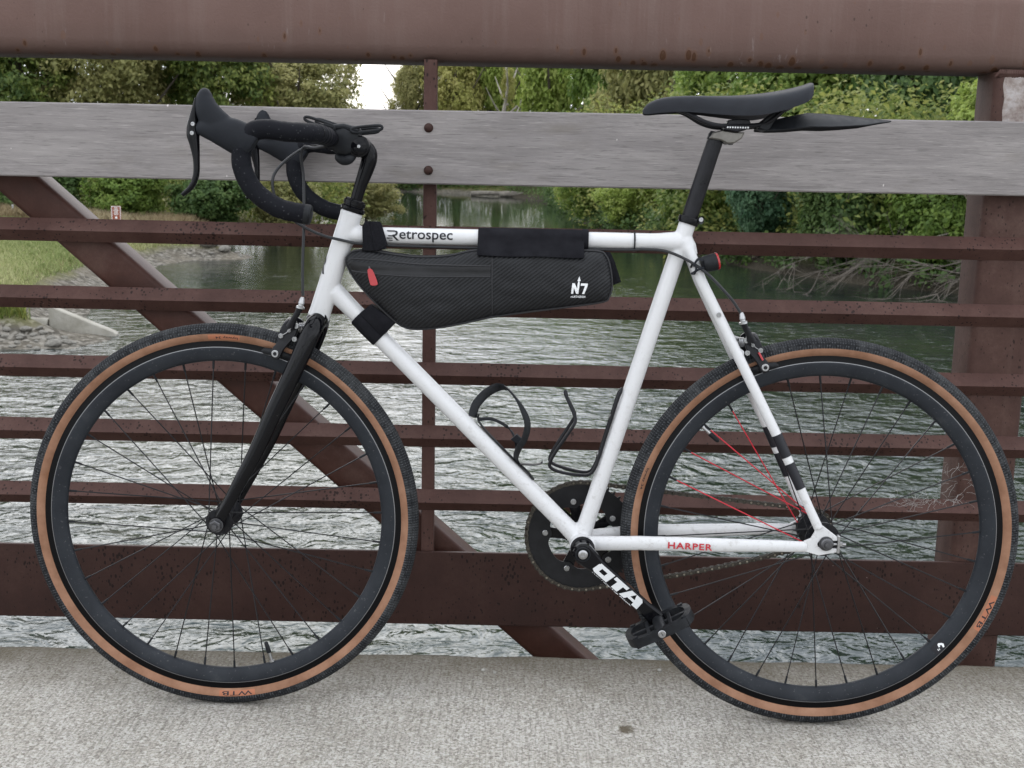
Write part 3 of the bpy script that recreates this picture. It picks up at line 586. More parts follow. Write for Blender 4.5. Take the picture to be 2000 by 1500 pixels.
# ---- handlebar
g = G(); g.tube([S(195, 1007, -165), S(195, 1007, 165)], 12.8*mm, 20); HB = g.build('handlebar', 'black_gloss', BK)
def bar(sgn):
    path = [(196, 1007, 58), (196, 1007, 115), (193, 1007, 158), (180, 1006, 186), (155, 1006, 201), (122, 1009, 206), (99, 1001, 207), (87.5, 976, 207), (90, 945, 207), (109, 914, 208), (146, 890, 208), (192, 881, 208)]
    P, Rr = spline([S(u, v, w*sgn) for u, v, w in path], [15*mm]*len(path), 12)
    # tape: overlapping turns give a slight saw-tooth along the bar
    Lc = 0; rr = []
    for k in range(len(P)):
        if k: Lc += (P[k]-P[k-1]).length
        near_end = min(1, k/5); ph = (Lc/.021) % 1.0; rr.append((14.1+1.5*ph if Lc < .09 else 14.9+.5*ph)*mm)
    g = G(); g.tube(P, rr, 18); t = g.build('bar_tape', 'bar_tape', HB, sharp=60)
    g = G(); e = S(192, 881, 208*sgn); d = (S(192, 881, 208*sgn)-S(170, 884.5, 208*sgn)).normalized(); g.lathe(e-d*.002, d, [(15.7*mm, -6*mm), (16*mm, 0), (14*mm, 3.5*mm), (8*mm, 5*mm), (0, 5.4*mm)], 22); g.build('end_plug', 'black_plastic', HB)
    g = G(); g.tube([S(195.5, 1007, 52*sgn), S(195.5, 1007, 59*sgn), S(196, 1007, 66*sgn)], [14.4*mm, 15.6*mm, 16*mm], 18); g.build('tape_finish', 'black_cloth', HB)
    # hood and lever
    g = G(); g.tube([S(u, v, w*sgn) for u, v, w in ((106, 982, 207), (95, 989, 207), (74, 999, 206), (52, 1006, 205), (32, 1008, 204), (19, 1007, 203))],
                    [(13*mm, 19*mm), (17*mm, 27*mm), (17*mm, 26*mm), (16.5*mm, 22*mm), (14*mm, 15*mm), (9*mm, 8*mm)], 22, ref=(0, 1, 0), smooth=5)
    g.tube([S(u, v, w*sgn) for u, v, w in ((62, 1003, 205), (46, 1019, 204), (35, 1036, 203), (31, 1051, 201), (31.5, 1062, 200), (33, 1068.5, 199.5))],
           [(14*mm, 24*mm), (15.5*mm, 22*mm), (15*mm, 18.5*mm), (13.5*mm, 14.5*mm), (10*mm, 10*mm), (4*mm, 4*mm)], 22, ref=(0, 1, 0), smooth=5); h = g.build('brake_hood', 'hood_rubber', BK, sharp=75); fuse(h, .0016, 12)
    g = G(); g.tube([S(u, v, w*sgn) for u, v, w in ((18, 1054, 200), (15.5, 1036, 201), (12.5, 1014, 202), (12.5, 998, 203), (15, 983, 204), (17.5, 962, 205), (17, 938, 206), (10, 920, 208), (-4, 907, 210))],
                    [(6*mm, 2*mm), (8*mm, 5*mm), (9*mm, 9*mm), (9*mm, 10*mm), (8*mm, 7.5*mm), (7*mm, 5*mm), (6.5*mm, 4.6*mm), (6*mm, 4.2*mm), (4*mm, 3*mm)], 16, ref=(0, 1, 0), smooth=4); lv = g.build('brake_lever', 'black_gloss', h)
    for (u, v) in ((15, 1014), (13.5, 1000.5)):
        g = G(); bolt(g, S(u, v, (202+9.5)*sgn) if sgn > 0 else S(u, v, -(202+9.5)), 3.2*mm, 2*mm, NEAR*sgn); g.build('pivot_pin', 'steel', h)
bar(1); bar(-1)

# ---- cables
def cable(pts, r=2.5, name='brake_cable', mat='cable_black'):
    g = G(); g.tube(pts, r*mm, 9, smooth=6); return g.build(name, mat, BK)
cable([S(196, 994, 62), S(172, 990, 50), S(150, 992, 30), S(143, 975, 20), S(146, 940, 14), S(149, 862, 30), S(148, 805, 36), S(148, 765, 38), S(148.5, 744, 38)])
cable([S(196, 995, -62), S(170, 996, -30), S(148, 992, 10), S(118, 965, 45), S(103, 935, 60), S(112, 895, 56), S(138, 868, 44), q(175, 848, 30), q(214, 838, 21), q(250, 832.5, 15), q(330, 830.5, 9), q(500, 830.5, 9), q(690, 832.5, 9), q(725, 834, 12), q(768, 830, 19), q(820, 804, 32), q(865, 762, 38), q(884, 738, 38), q(890, 728, 38)])

# ---- wheels
def wheel(name, uc, SX, phase, label, red=(), rear=False):
    WR = empty(name, BK); WR['label'] = label
    C0 = SX(uc, 345.5, 0); ax = (SX(uc, 345.5, 100)-SX(uc, 345.5, 0)).normalized()
    def W_(r, a, w): return SX(uc+r*cos(a), 345.5+r*sin(a), w)
    seg = 160
    # tyre in its own axes (origin at the axle) so that the tread pattern runs round it
    g = G(); R, rt = 328.5, 17.0
    def band(a0, a1, n_, mi):
        g.cur = mi; rings = []
        for k in range(seg+1):
            th = 2*pi*k/seg; rings.append([W_(R+rt*cos(b), th, rt*sin(b)) for b in np.linspace(a0, a1, n_)])
        vs_ = [p for r in rings for p in r]; m = n_; g.add(vs_, [[k*m+i, k*m+i+1, (k+1)*m+i+1, (k+1)*m+i] for k in range(seg) for i in range(m-1)])
    tb = radians(91)
    band(-tb, tb, 17, 0); band(tb, radians(143), 7, 1); band(-radians(143), -tb, 7, 1)
    # shoulder knobs
    g.cur = 0; NK = 128
    for sgn in (1, -1):
        for k in range(NK):
            th = 2*pi*(k+.25*(sgn > 0))/NK; dth = 2*pi/NK
            for (bb, h_, wd) in ((radians(76), 1.25, .36), (radians(58), .9, .30)):
                t0 = th + (.5*dth if bb < 1 else 0); rg = []
                for (da, dt, hh_) in ((-.15, -wd, -.4), (-.09, -wd*.7, h_), (.09, -wd*.5, h_), (.15, -wd*.6, -.4)): rg.append((bb+da, t0+dt*dth, hh_))
                r2 = [(b_, t0+(t0-t_)*.9, hh_) for b_, t_, hh_ in rg]
                pt = lambda b_, t_, hh_: W_(R+(rt+hh_)*cos(b_), t_, (rt+hh_)*sin(b_)*sgn)
                ring1 = [pt(*x) for x in rg]; ring2 = [pt(*x) for x in r2]; g.ring_faces([ring1, ring2])
    ty = g.build('tyre', ['tyre_tread', 'tyre_tan'], WR, origin=C0, sharp=40)
    # rim
    g = G(); prof = [(317, -9.2, 0), (317.5, -10.4, 0), (314.5, -10.8, 0), (305, -10.6, 0), (303.8, -11.2, 1), (300, -11.4, 1), (291, -9.8, 1), (284, -7.2, 1), (280, -3.8, 1), (279, 0, 1)]
    prof = prof + [(r, -w, m) for r, w, m in prof[-2::-1]]
    rings = [[W_(r, 2*pi*k/seg, w) for r, w, m in prof] for k in range(seg)]; m = len(prof); vs_ = [p for r in rings for p in r]
    for i in range(m-1):
        g.cur = 1 if (prof[i][2] == 0 and prof[i+1][2] == 0) else 2 if prof[i][2] != prof[i+1][2] else 0
        o_ = len(g.v); g.add([p for k in range(seg) for p in (rings[k][i], rings[k][i+1])], [[2*k, 2*k+1, 2*((k+1) % seg)+1, 2*((k+1) % seg)] for k in range(seg)])
    g.build('rim', ['rim_grey', 'brake_track', 'rim_edge'], WR, origin=C0, sharp=50)
    # hub
    fr, fw = (25, 34) if rear else (19, 36); flr = fr+4.5
    g = G(); b_ = (12 if not rear else 16)
    hp = [(8, -fw-14), (9.5, -fw-14), (10.5, -fw-3), (b_, -fw-3), (flr, -fw-2), (flr+.6, -fw), (flr, -fw+2), (b_, -fw+4), (b_-1, 0), (b_, fw-4), (flr, fw-2), (flr+.6, fw), (flr, fw+2), (b_, fw+3), (10.5, fw+3), (9.5, fw+14), (8, fw+14)]
    g.lathe(C0, ax, [(r*mm, o_*mm) for r, o_ in hp], 32); hub = g.build('hub', 'black_satin', WR, sharp=40)
    for sgn in (1, -1):
        g = G(); wE = 63 if rear else 58
        g.lathe(SX(uc, 345.5, wE*sgn), ax*sgn, [(5*mm, 0), (12.5*mm, 0), (12.5*mm, 1.6*mm), (10.6*mm, 1.6*mm)], 28); g.lathe(SX(uc, 345.5, wE*sgn), ax*sgn, [(10.4*mm, 1.6*mm), (10.4*mm, 8*mm), (8.6*mm, 9.6*mm), (5.2*mm, 9.6*mm), (5*mm, 11.5*mm), (4.4*mm, 13.5*mm), (0, 13.5*mm)], 6 if not rear else 18); g.build('axle_nut', 'dark_steel', WR)
    # spokes, three-cross
    for j in range(32):
        ra = phase+j*2*pi/32; sgn = 1 if j % 2 == 0 else -1; lead = (1 if (j//2) % 2 == 0 else -1)*(-1 if rear else 1)
        ha = ra+lead*radians(45 if rear else 67.5); wo = fw+ (2.2 if lead > 0 else -2.2)
        a = W_(fr, ha, wo*sgn); e = W_(281.5, ra, 1.5*sgn); d = (e-a).normalized(); isred = any(abs(((ra-rd+pi) % (2*pi))-pi) < radians(5.7) for rd in red)
        g = G(); g.tube([a, a+d*.01, e-d*.016], [1.15*mm, 1.05*mm, 1.05*mm], 6); g.cur = 1; g.tube([e-d*.016, e-d*.015, e+d*.004], [1.3*mm, 2.0*mm, 2.1*mm], 6)
        g.lathe(W_(fr, ha, (wo+ (1.2 if lead > 0 else -1.2))*sgn), ax, [(2.2*mm, -.8*mm), (2.2*mm, .8*mm)], 8)
        s_ = g.build('spoke', ['spoke_red' if isred else 'spoke_black', 'black_plastic'], WR)
        if isred: s_['label'] = 'red spoke'
    return WR, W_, C0, ax
FWH, WF, CF, AF = wheel('front_wheel', 0, S, radians(3), 'front wheel with black spokes and tan sidewall tyre')
RWH, WRr, CRr, AR = wheel('rear_wheel', 1047, q, radians(2.6), 'rear wheel with a few red spokes', red=[radians(a) for a in (155.5, 144.2, 133, 121.8)], rear=True)
def valve(Wf, ang, WR):
    g = G(); g.tube([Wf(284, ang, 0), Wf(252, ang, 0)], 2.9*mm, 10); g.lathe(Wf(279.5, ang, 0), (Wf(200, ang, 0)-Wf(279, ang, 0)), [(5*mm, 0), (5*mm, 2.4*mm), (3*mm, 2.6*mm)], 12); vo = g.build('valve', 'steel', WR)
    g = G(); g.tube([Wf(262, ang, 0), Wf(259, ang, 0), Wf(243, ang, 0), Wf(240.5, ang, 0)], [3.6*mm, 4.4*mm, 3.6*mm, 2*mm], 12); g.build('valve_cap', 'black_plastic', WR)
valve(WF, atan2(100-345.5, 76), FWH); valve(WRr, atan2(530-345.5, 838-1047), RWH)
# lettering on the tyre walls
def on_tyre(Wf, a0, a1, r0, r1):
    def fn(x, y):
        a = a0+(a1-a0)*x; r = r0+(r1-r0)*y; b = math.acos(max(-1, min(1, (r-328.5)/17))); return Wf(328.5+17.3*cos(b), a, 17.3*sin(b))
    return fn
def patch(Wf, a0, a1, r0, r1, WR, up=.25):
    nx_, ny_ = 22, 5; V_ = [(i/nx_, j/ny_) for j in range(ny_+1) for i in range(nx_+1)]; Fl = [[j*(nx_+1)+i, j*(nx_+1)+i+1, (j+1)*(nx_+1)+i+1, (j+1)*(nx_+1)+i] for j in range(ny_) for i in range(nx_)]
    def fn(x, y):
        a = a0+(a1-a0)*x; r = r0+(r1-r0)*y; b = math.acos(max(-1, min(1, (r-328.5)/17))); return Wf(328.5+(17+up*.6)*cos(b), a, (17+up*.6)*sin(b))
    flatmesh('label_patch', V_, Fl, fn, 'orange_print', WR)
def tyre_text(Wf, WR, body, ac, arc, r0, r1, mat, withpatch, flip):
    V_, Fl, asp_ = text2d(body, cuts=3, bold=.01)
    # letters read with their tops towards the axle (flip) or away from it
    s = 1 if not flip else -1
    fn = on_tyre(Wf, ac+s*arc/2, ac-s*arc/2, r0 if not flip else r1, r1 if not flip else r0)
    flatmesh('lettering', V_, Fl, fn, mat, WR)
    if withpatch: patch(Wf, ac-arc*.62-arc*.28*(1 if flip else 0), ac+arc*.62, r0-2.2, r1+2.2, WR)
def pang(u, v, uc): return atan2(v-345.5, u-uc)
aw = pang(42, 24, 0); tyre_text(WF, FWH, 'WTB', aw-.06, .17, 319.5, 326.5, 'black_print', False, False)
patch(WF, aw-.16, aw+.04, 318.2, 327.6, FWH)
tyre_text(WF, FWH, 'byway 34', pang(12, 667, 0), .12, 319.5, 325.0, 'black_print', False, True)
patch(WF, pang(12, 667, 0)-.07, pang(12, 667, 0)+.10, 318.2, 326.6, FWH)
ar_ = pang(1341, 218, 1047); tyre_text(WRr, RWH, 'WTB', ar_-.01, .17, 319.5, 326.5, 'black_print', False, False); patch(WRr, ar_-.11, ar_+.10, 318.2, 327.6, RWH)
am_ = pang(736, 440, 1047); tyre_text(WRr, RWH, 'byway 34', am_, .12, 319.5, 325.0, 'black_print', False, True)
# small dark sticker with a pale mark on the rear rim
ak = pang(1260, 157, 1047); nx_ = 6; V_ = [(i/nx_, j/2) for j in range(3) for i in range(nx_+1)]; Fl = [[j*(nx_+1)+i, j*(nx_+1)+i+1, (j+1)*(nx_+1)+i+1, (j+1)*(nx_+1)+i] for j in range(2) for i in range(nx_)]
def rimpt(a, r, up): return WRr(r, a, (11.6 if r > 300 else 11.4-(300-r)*.178)+.15+up)
flatmesh('sticker', V_, Fl, lambda x, y: rimpt(ak-.042+.084*x, 286+17*y, .25), 'black_print', RWH)
V, Fc = polyfaces([[(.05, .62), (.2, .95), (.34, .9), (.26, .55), (.40, .42), (.48, .6), (.60, .52), (.50, .2), (.36, .12), (.12, .38)], [(.62, .66), (.66, .86), (.72, .84), (.68, .64)], [(.74, .6), (.78, .84), (.84, .82), (.80, .58)]], 2)
flatmesh('lettering', V, Fc, lambda x, y: rimpt(ak-.03+.066*(1-x), 287+14*y, .55), 'white_print', RWH)

# ---- drivetrain (on the far side)
BBU, BBV = 635, 317
def ringpoly(R_, teeth, h_):
    P = []
    for k in range(teeth):
        for f, r in ((0, R_), (.28, R_), (.42, R_+h_), (.58, R_+h_), (.72, R_)): a = 2*pi*(k+f)/teeth; P.append((r*cos(a), r*sin(a)))
    return P
def annulus(g, outer, inner, fn, z0, z1):
    """outer and inner: same number of points"""
    n_ = len(outer); rings = [[fn(x, y, z0) for x, y in inner], [fn(x, y, z0) for x, y in outer], [fn(x, y, z1) for x, y in outer], [fn(x, y, z1) for x, y in inner]]
    rings.append(rings[0]); g.ring_faces(rings, True, False, False)
NT_ = 49; RC = NT_*12.7/(2*pi)
g = G(); outer = ringpoly(RC-3.2, NT_, 5.4); inner = []
SP_A = [radians(a) for a in (32, 104, 176, 248, 320)]
for x, y in outer:
    a = atan2(y, x); dd = min(abs(((a-s_+pi) % (2*pi))-pi) for s_ in SP_A); r = 61-8*exp(-(dd/.2)**2); inner.append((r*cos(a), r*sin(a)))
annulus(g, outer, inner, lambda x, y, z: q(BBU+x, BBV+y, z), -46.5, -43); CRG = g.build('chainring', 'ring_black', BK, sharp=30)
g = G()
for s_ in SP_A:
    c_, n_ = (cos(s_), sin(s_)), (-sin(s_), cos(s_))
    pl = [(10, 14), (34, 9), (52, 9.5), (60, 11), (68, 9), (72, 4), (72, -4), (68, -9), (60, -11), (52, -9.5), (34, -9), (10, -14)]
    g.prism([(BBU+c_[0]*x+n_[0]*y, BBV+c_[1]*x+n_[1]*y) for x, y in pl], lambda x, y, z: q(x, y, z), -52, -47, .9)
g.lathe(q(BBU, BBV, -36), -NEAR, [(12*mm, 0), (20*mm, 2*mm), (20*mm, 24*mm), (12*mm, 30*mm)], 28); SPD = g.build('spider', 'black_gloss', CRG, sharp=40)
for s_ in SP_A:
    g = G(); g.lathe(q(BBU+65*cos(s_), BBV+65*sin(s_), -43), NEAR, [(5.4*mm, 0), (5.4*mm, 1.6*mm), (4.4*mm, 2.4*mm), (3.2*mm, 2.4*mm), (3*mm, .6*mm), (0, .6*mm)], 18); g.build('chainring_bolt', 'bolt_steel', CRG)
g = G(); R2 = 16*12.7/(2*pi); o2 = ringpoly(R2-3, 16, 5); annulus(g, o2, [(x*.5, y*.5) for x, y in o2], lambda x, y, z: q(1047+x, 345.5+y, z), -46, -43.5); g.build('rear_cog', 'dark_steel', BK, sharp=30)
# chain: links along the two tangents and round ring and cog
CH = empty('chain', BK)
c1, c2 = Vector((BBU, BBV)), Vector((1047, 345.5)); dv = c2-c1; D_ = dv.length; base = atan2(dv.y, dv.x); off = math.acos((RC-R2)/D_)
tu, tl = base+off, base-off
pts_ = []
up1, up2 = c1+Vector((cos(tu), sin(tu)))*RC, c2+Vector((cos(tu), sin(tu)))*R2; lo1, lo2 = c1+Vector((cos(tl), sin(tl)))*RC, c2+Vector((cos(tl), sin(tl)))*R2
def sample():
    P = []; n_ = 200
    for k in range(n_): P.append(up2.lerp(up1, k/n_))
    a0, a1 = tu, tl+2*pi
    for k in range(400): a = a0+(a1-a0)*k/400; P.append(c1+Vector((cos(a), sin(a)))*RC)
    for k in range(n_):
        t = k/n_; p_ = lo1.lerp(lo2, t); p_.y -= 7*sin(pi*t); P.append(p_)
    a0, a1 = tl, tu
    for k in range(120): a = a0+(a1-a0)*k/120; P.append(c2+Vector((cos(a), sin(a)))*R2)
    P.append(P[0]); return P
P = sample(); cum = [0]
for k in range(1, len(P)): cum.append(cum[-1]+(P[k]-P[k-1]).length)
nl = int(round(cum[-1]/12.7/2))*2; step = cum[-1]/nl
def at_len(s_):
    s_ %= cum[-1]; k = int(np.searchsorted(cum, s_)); k = max(1, min(k, len(P)-1)); t = (s_-cum[k-1])/max(1e-9, cum[k]-cum[k-1]); return P[k-1].lerp(P[k], t)
def linkmesh(outer):
    g = G(); w_ = 3.6 if outer else 2.4
    pl = [(-4, 0), (-3, 3.2), (0, 4.1), (3, 3.3), (6.35, 2.6), (9.7, 3.3), (12.7, 4.1), (15.7, 3.2), (16.7, 0), (15.7, -3.2), (12.7, -4.1), (9.7, -3.3), (6.35, -2.6), (3, -3.3), (0, -4.1), (-3, -3.2)]
    for z in (w_, -w_): g.prism(pl, lambda x, y, zz: q(x, y, zz), z-.55, z+.55)
    g.cur = 1
    for x in (0, 12.7): g.lathe(q(x, 0, -4.6), NEAR, [(1.9*mm, 0), (1.9*mm, 9.2*mm)], 8)
    ob = g.build('link', ['chain_steel', 'rivet'], None, sharp=30); me_ = ob.data; bpy.data.objects.remove(ob); return me_
lm = [linkmesh(True), linkmesh(False)]
for k in range(nl):
    a, b = at_len(k*step), at_len((k+1)*step); o = bpy.data.objects.new('link', lm[k % 2]); COL.objects.link(o); o.parent = CH
    o.location = q(a.x, a.y, -44.8); o.rotation_euler = (0, -atan2(b.y-a.y, b.x-a.x), 0)
# cranks
def crank(name, ang, sgn, mat='black_gloss'):
    ca, sa = cos(ang), sin(ang); Lk = 172
    def K(x, y, z): return q(BBU+ca*x-sa*y, BBV+sa*x+ca*y, z*sgn)
    g = G(); prof = [(-17, 0), (-15, 9), (-8, 16), (2, 18.5), (14, 17), (34, 13.5), (80, 12), (140, 11.5), (160, 13), (172, 13.5), (181, 10), (186, 0), (181, -10), (172, -13.5), (160, -13), (140, -11.5), (80, -12), (34, -13.5), (14, -17), (2, -18.5), (-8, -16), (-15, -9)]
    ins = inset(prof, 3.2); lift = lambda x: 62+12*x/180
    rings = [[K(x, y, lift(x)-2) for x, y in prof], [K(x, y, lift(x)+8) for x, y in prof], [K(x, y, lift(x)+12) for x, y in ins]]
    g.ring_faces(rings); return g.build(name, mat, BK, sharp=35), K
ca_ = atan2(203-317, 771-635); CRK, KL = crank('crank_arm', ca_, 1); CRK['label'] = 'black left crank arm with silver lettering'
g = G(); g.lathe(q(BBU, BBV, 73), NEAR, [(13*mm, 0), (13*mm, 2.2*mm), (11.5*mm, 3*mm), (10.5*mm, 2.2*mm), (10*mm, .6*mm), (0, .6*mm)], 28); g.build('dust_ring', 'black_plastic', CRK)
g = G(); g.lathe(q(BBU, BBV, 73), NEAR, [(8*mm, 0), (8*mm, 3.6*mm), (6.4*mm, 4.6*mm), (3.6*mm, 4.6*mm), (3.3*mm, 2*mm), (0, 2*mm)], 24); g.build('crank_bolt', 'steel', CRK)
g = G(); g.lathe(q(BBU, BBV, 33), NEAR, [(16*mm, 0), (21*mm, 1*mm), (21.5*mm, 6*mm), (18*mm, 9*mm), (15*mm, 30*mm)], 28); g.build('bottom_bracket_cup', 'black_gloss', BK)
def KT(x, y): return KL(x, y, 62+12*x/180+12.3)
# silver block letters that lean along the arm
def sl(x0, x1, y0, y1, k=.22): return [(x0+k*y0, y0), (x1+k*y0, y0), (x1+k*y1, y1), (x0+k*y1, y1)]
polys = [sl(30, 40, -7, 7), [(33.5, -9.6), (40-2.1, -9.6), (38.5, -7), (28.5, -7)], sl(31.5, 40, 7, 9.6), sl(40, 52, 3.6, 9.6), sl(40, 52, -9.6, -3.6), sl(52, 63, -9.6, 9.6),
         sl(66, 95, 3.6, 9.6), sl(74, 87, -9.6, 3.6),
         [(90, -9.6), (101, -9.6), (114, 9.6), (103, 9.6)], [(114, 9.6), (126, 9.6), (130, 6), (118, -2)], [(118, -2), (130, 6), (130, -9.6), (118, -9.6)], [(104.5, -4.5), (118, -4.5), (118, 0), (107.5, 0)]]
V, Fc = polyfaces([p for p in polys if p], 0); flatmesh('lettering', V, Fc, KT, 'silver_print', CRK)
V, Fc, asp = text2d('Over-Tune-Top Attack', bold=.01); flatmesh('lettering', V, Fc, lambda x, y: KL(28+92*x, -13.6+2.6*y, 62+12*(28+92*x)/180+9.4), 'white_print', CRK)
CR2, KR = crank('crank_arm', ca_+pi, -1)
# pedals
def pedal(K, sgn, tilt, label=None):
    c = K(172, 0, 74); cu, cv = c.x*1000, c.z*1000
    ct, st_ = cos(tilt), sin(tilt)
    def Pd(x, w, y): return q(cu+ct*x-st_*y, cv+st_*x+ct*y, w*sgn)      # x along the foot, w outwards, y up from the platform
    g = G()
    outl = smooth_poly([(-60, 104), (-56, 126), (-44, 141), (-24, 146), (24, 146), (44, 141), (56, 126), (60, 104), (56, 82), (44, 71), (22, 67), (-22, 67), (-44, 71), (-56, 82)], 4)
    cen = (0, 106)
    inn = [((x-cen[0])*.82, cen[1]+(w-cen[1])*.74) for x, w in outl]
    annulus(g, outl, inn, lambda x, w, z: Pd(x, w, z), -8, 8)
    pl = g.build('pedal', 'black_plastic', BK, sharp=40)
    if label: pl['label'] = label
    g = G(); g.tube([Pd(0, 62, 0), Pd(0, 72, 0), Pd(0, 136, 0), Pd(0, 145, 0)], [8*mm, 11*mm, 11*mm, 9*mm], 16)
    for x in (-20, 20): g.prism([(x-3, 72), (x+3, 72), (x+3, 142), (x-3, 142)], lambda a, w, z: Pd(a, w, z), -7, 7, .8)
    for w in (106,): g.prism([(-54, w-3), (54, w-3), (54, w+3), (-54, w+3)], lambda a, b, z: Pd(a, b, z), -6, 6, .8)
    for x in (-44, 44):
        for w in (76, 136): g.prism([(x-5, w-3), (x+5, w-3), (x+4, w+3), (x-4, w+3)], lambda a, b, z: Pd(a, b, z), -10.5, 10.5, .8)
    g.build('platform_rib', 'black_plastic', pl, sharp=40)
    g = G(); g.tube([q(cu, cv, 70*sgn), Pd(0, 64, 0)], 7*mm, 14); g.build('spindle', 'dark_steel', pl)
    g = G(); bolt(g, Pd(0, 145, 0), 6.6*mm, 3.6*mm, NEAR*sgn); g.build('end_cap', 'steel', pl)
    return pl
pedal(KL, 1, radians(27), 'black plastic platform pedal, near side'); pedal(KR, -1, radians(-44))

# ---- brakes (dual-pivot calipers); origin at the pad bolt, x towards the frame, y up, w sideways
def brake(name, SX, c, m, k=1.0):
    def B(x, y, w): return SX(c[0]+m*x*k, c[1]+y*k, w)
    R_ = empty(name, BK)
    xd = (B(1, 0, 0)-B(0, 0, 0)).normalized()
    g = G(); g.tube([B(14, 38, 0), B(62, 52, 0)], 4.5*mm, 12); g.lathe(B(20, 40, 0), B(10, 37, 0)-B(20, 40, 0), [(9*mm, 0), (9*mm, 4*mm), (5*mm, 8*mm)], 16); g.build('pivot_bolt', 'bolt_steel', R_)
    arm = [(-7, -6), (-8, 3), (-3, 12), (5, 22), (6, 36), (12, 50), (22, 58), (33, 56), (38, 44), (34, 30), (24, 18), (14, 6), (8, -7), (0, -10)]
    for sgn, dx in ((1, 0), (-1, 3)):
        g = G(); sm = smooth_poly(arm, 3)
        wf = lambda y: 27-max(0, y-20)*.25
        rings = [[B(x+dx, y, (wf(y)-4.5)*sgn) for x, y in sm], [B(x+dx, y, (wf(y)+3.5)*sgn) for x, y in sm], [B(x+dx, y, (wf(y)+5)*sgn) for x, y in inset(sm, 1.6)]]
        g.ring_faces(rings); g.build('brake_arm', 'black_satin', R_, sharp=40)
        g = G(); g.tube([B(-26, 2, 15.5*sgn), B(-22, 3, 16*sgn), B(0, 0, 17*sgn), B(24, -8, 16*sgn), B(28, -10, 15.5*sgn)], [(3*mm, 3*mm), (5*mm, 5.5*mm), (5.5*mm, 6.5*mm), (5*mm, 5.5*mm), (3*mm, 3*mm)], 10, ref=(0, 1, 0)); g.build('brake_pad', 'black_plastic', R_)
        g = G(); bolt(g, B(0, 0, 30*sgn), 6.4*mm, 3.6*mm, NEAR*sgn); g.build('pad_bolt', 'steel', R_)
    g = G(); g.tube([B(18, 44, 22), B(20, 52, 0), B(18, 44, -22)], [(8*mm, 8*mm), (9*mm, 9*mm), (8*mm, 8*mm)], 12, smooth=3); g.build('bridge', 'black_satin', R_)
    for (x, y, w, r) in ((10, 31, 30, 4.4), (34, 26, 32, 4.6), (36, 48, 27, 4.8), (24, 40, 28, 3.2)):
        g = G(); bolt(g, B(x, y, w), r*mm, 3.2*mm); g.build('bolt', 'bolt_steel', R_)
    g = G()
    for j in range(4): g.tube([B(40+j*2.6, 44+8*cos(t_), 18+8*sin(t_)) for t_ in np.linspace(0, 2*pi, 15)], 1.1*mm, 6)
    g.build('return_spring', 'steel', R_)
    g = G(); g.tube([B(26, 46, 30), B(32, 58, 34), B(40, 72, 37), B(44, 80, 38)], [(5.5*mm, 8*mm), (4.5*mm, 5.5*mm), (4*mm, 5*mm), (5*mm, 6*mm)], 12, ref=(0, 1, 0), smooth=3); g.build('cable_arm', 'black_satin', R_)
    g = G(); axd = B(49, 100, 38)-B(45, 82, 38); g.lathe(B(44.5, 79, 38), axd, [(5*mm, 0), (7.4*mm, .5*mm), (7.4*mm, 4*mm), (4.6*mm, 5*mm), (4.4*mm, 8*mm), (5.4*mm, 9*mm), (4*mm, 17*mm), (2.6*mm, 20*mm)], 16); g.build('barrel_adjuster', 'steel', R_)
    g = G(); g.tube([B(45, 82, 38), B(38, 60, 36), B(24, 40, 34), B(10, 31, 34)], .8*mm, 6, smooth=3); g.build('inner_wire', 'bolt_steel', R_)
    return R_, B
fb, FB = brake('front_brake', S, (99, 643), 1); rb, RB = brake('rear_brake', q, (935, 640), -1, .93)
g = G(); g.tube([RB(14, 28, 36), RB(6, 14, 37)], 1.8*mm, 8); g.build('cable_end_cap', 'red_pull', rb)

# ---- seat post, clamp, saddle
sdir = (q(799, 886)-q(633, 317)).normalized(); sp0 = q(800, 888)
g = G(); g.tube([sp0-sdir*.04, sp0+sdir*.14], 13.6*mm, 24); SPO = g.build('seat_post', 'black_satin', BK)
g = G(); g.lathe(sp0+sdir*.134, sdir, [(13.7*mm, 0), (14.6*mm, .5*mm), (14.6*mm, 9*mm), (12*mm, 14*mm)], 24); g.build('post_head', 'black_plastic', SPO)
hd_ = [(826, 1020), (832, 1030), (846, 1034), (868, 1031), (884, 1031), (880, 1021), (868, 1013), (856, 1012), (846, 1017)]
g = G(); g.prism(hd_, lambda x, y, z: q(x, y, z), -17, 17, 2); g.build('saddle_clamp', 'clamp_grey', SPO)
g = G(); g.prism([(848, 1034), (850, 1041), (856, 1050), (872, 1052), (890, 1051), (893, 1043), (888, 1036), (870, 1031)], lambda x, y, z: q(x, y, z), -24, 24, 1.5); g.build('rail_clamp', 'black_satin', SPO)
for k in range(9):
    g = G(); g.box(q(853+k*4.2, 1036.5, 25.4), q(855.6+k*4.2, 1039.5, 23.4), .0004); g.build('scale_mark', 'silver_print', SPO)
g = G(); bolt(g, q(864, 1016, 0), 4*mm, 5*mm, Vector((0, 0, -1))); g.build('clamp_bolt', 'dark_steel', SPO)
g = G(); g.lathe(q(797, 878), sdir, [(14*mm, 0), (17.4*mm, 0), (17.8*mm, 2*mm), (17.8*mm, 10*mm), (17.2*mm, 12*mm), (13.8*mm, 12*mm)], 28); SCL = g.build('seat_clamp', 'black_gloss', BK)
g = G(); g.tube([q(818, 886, 9), q(821, 883, -9)], 5.5*mm, 10); g.build('clamp_ear', 'black_gloss', SCL); g = G(); bolt(g, q(818.6, 885.6, 9), 4*mm, 3*mm); g.build('bolt', 'steel', SCL)
SD = empty('saddle', BK)
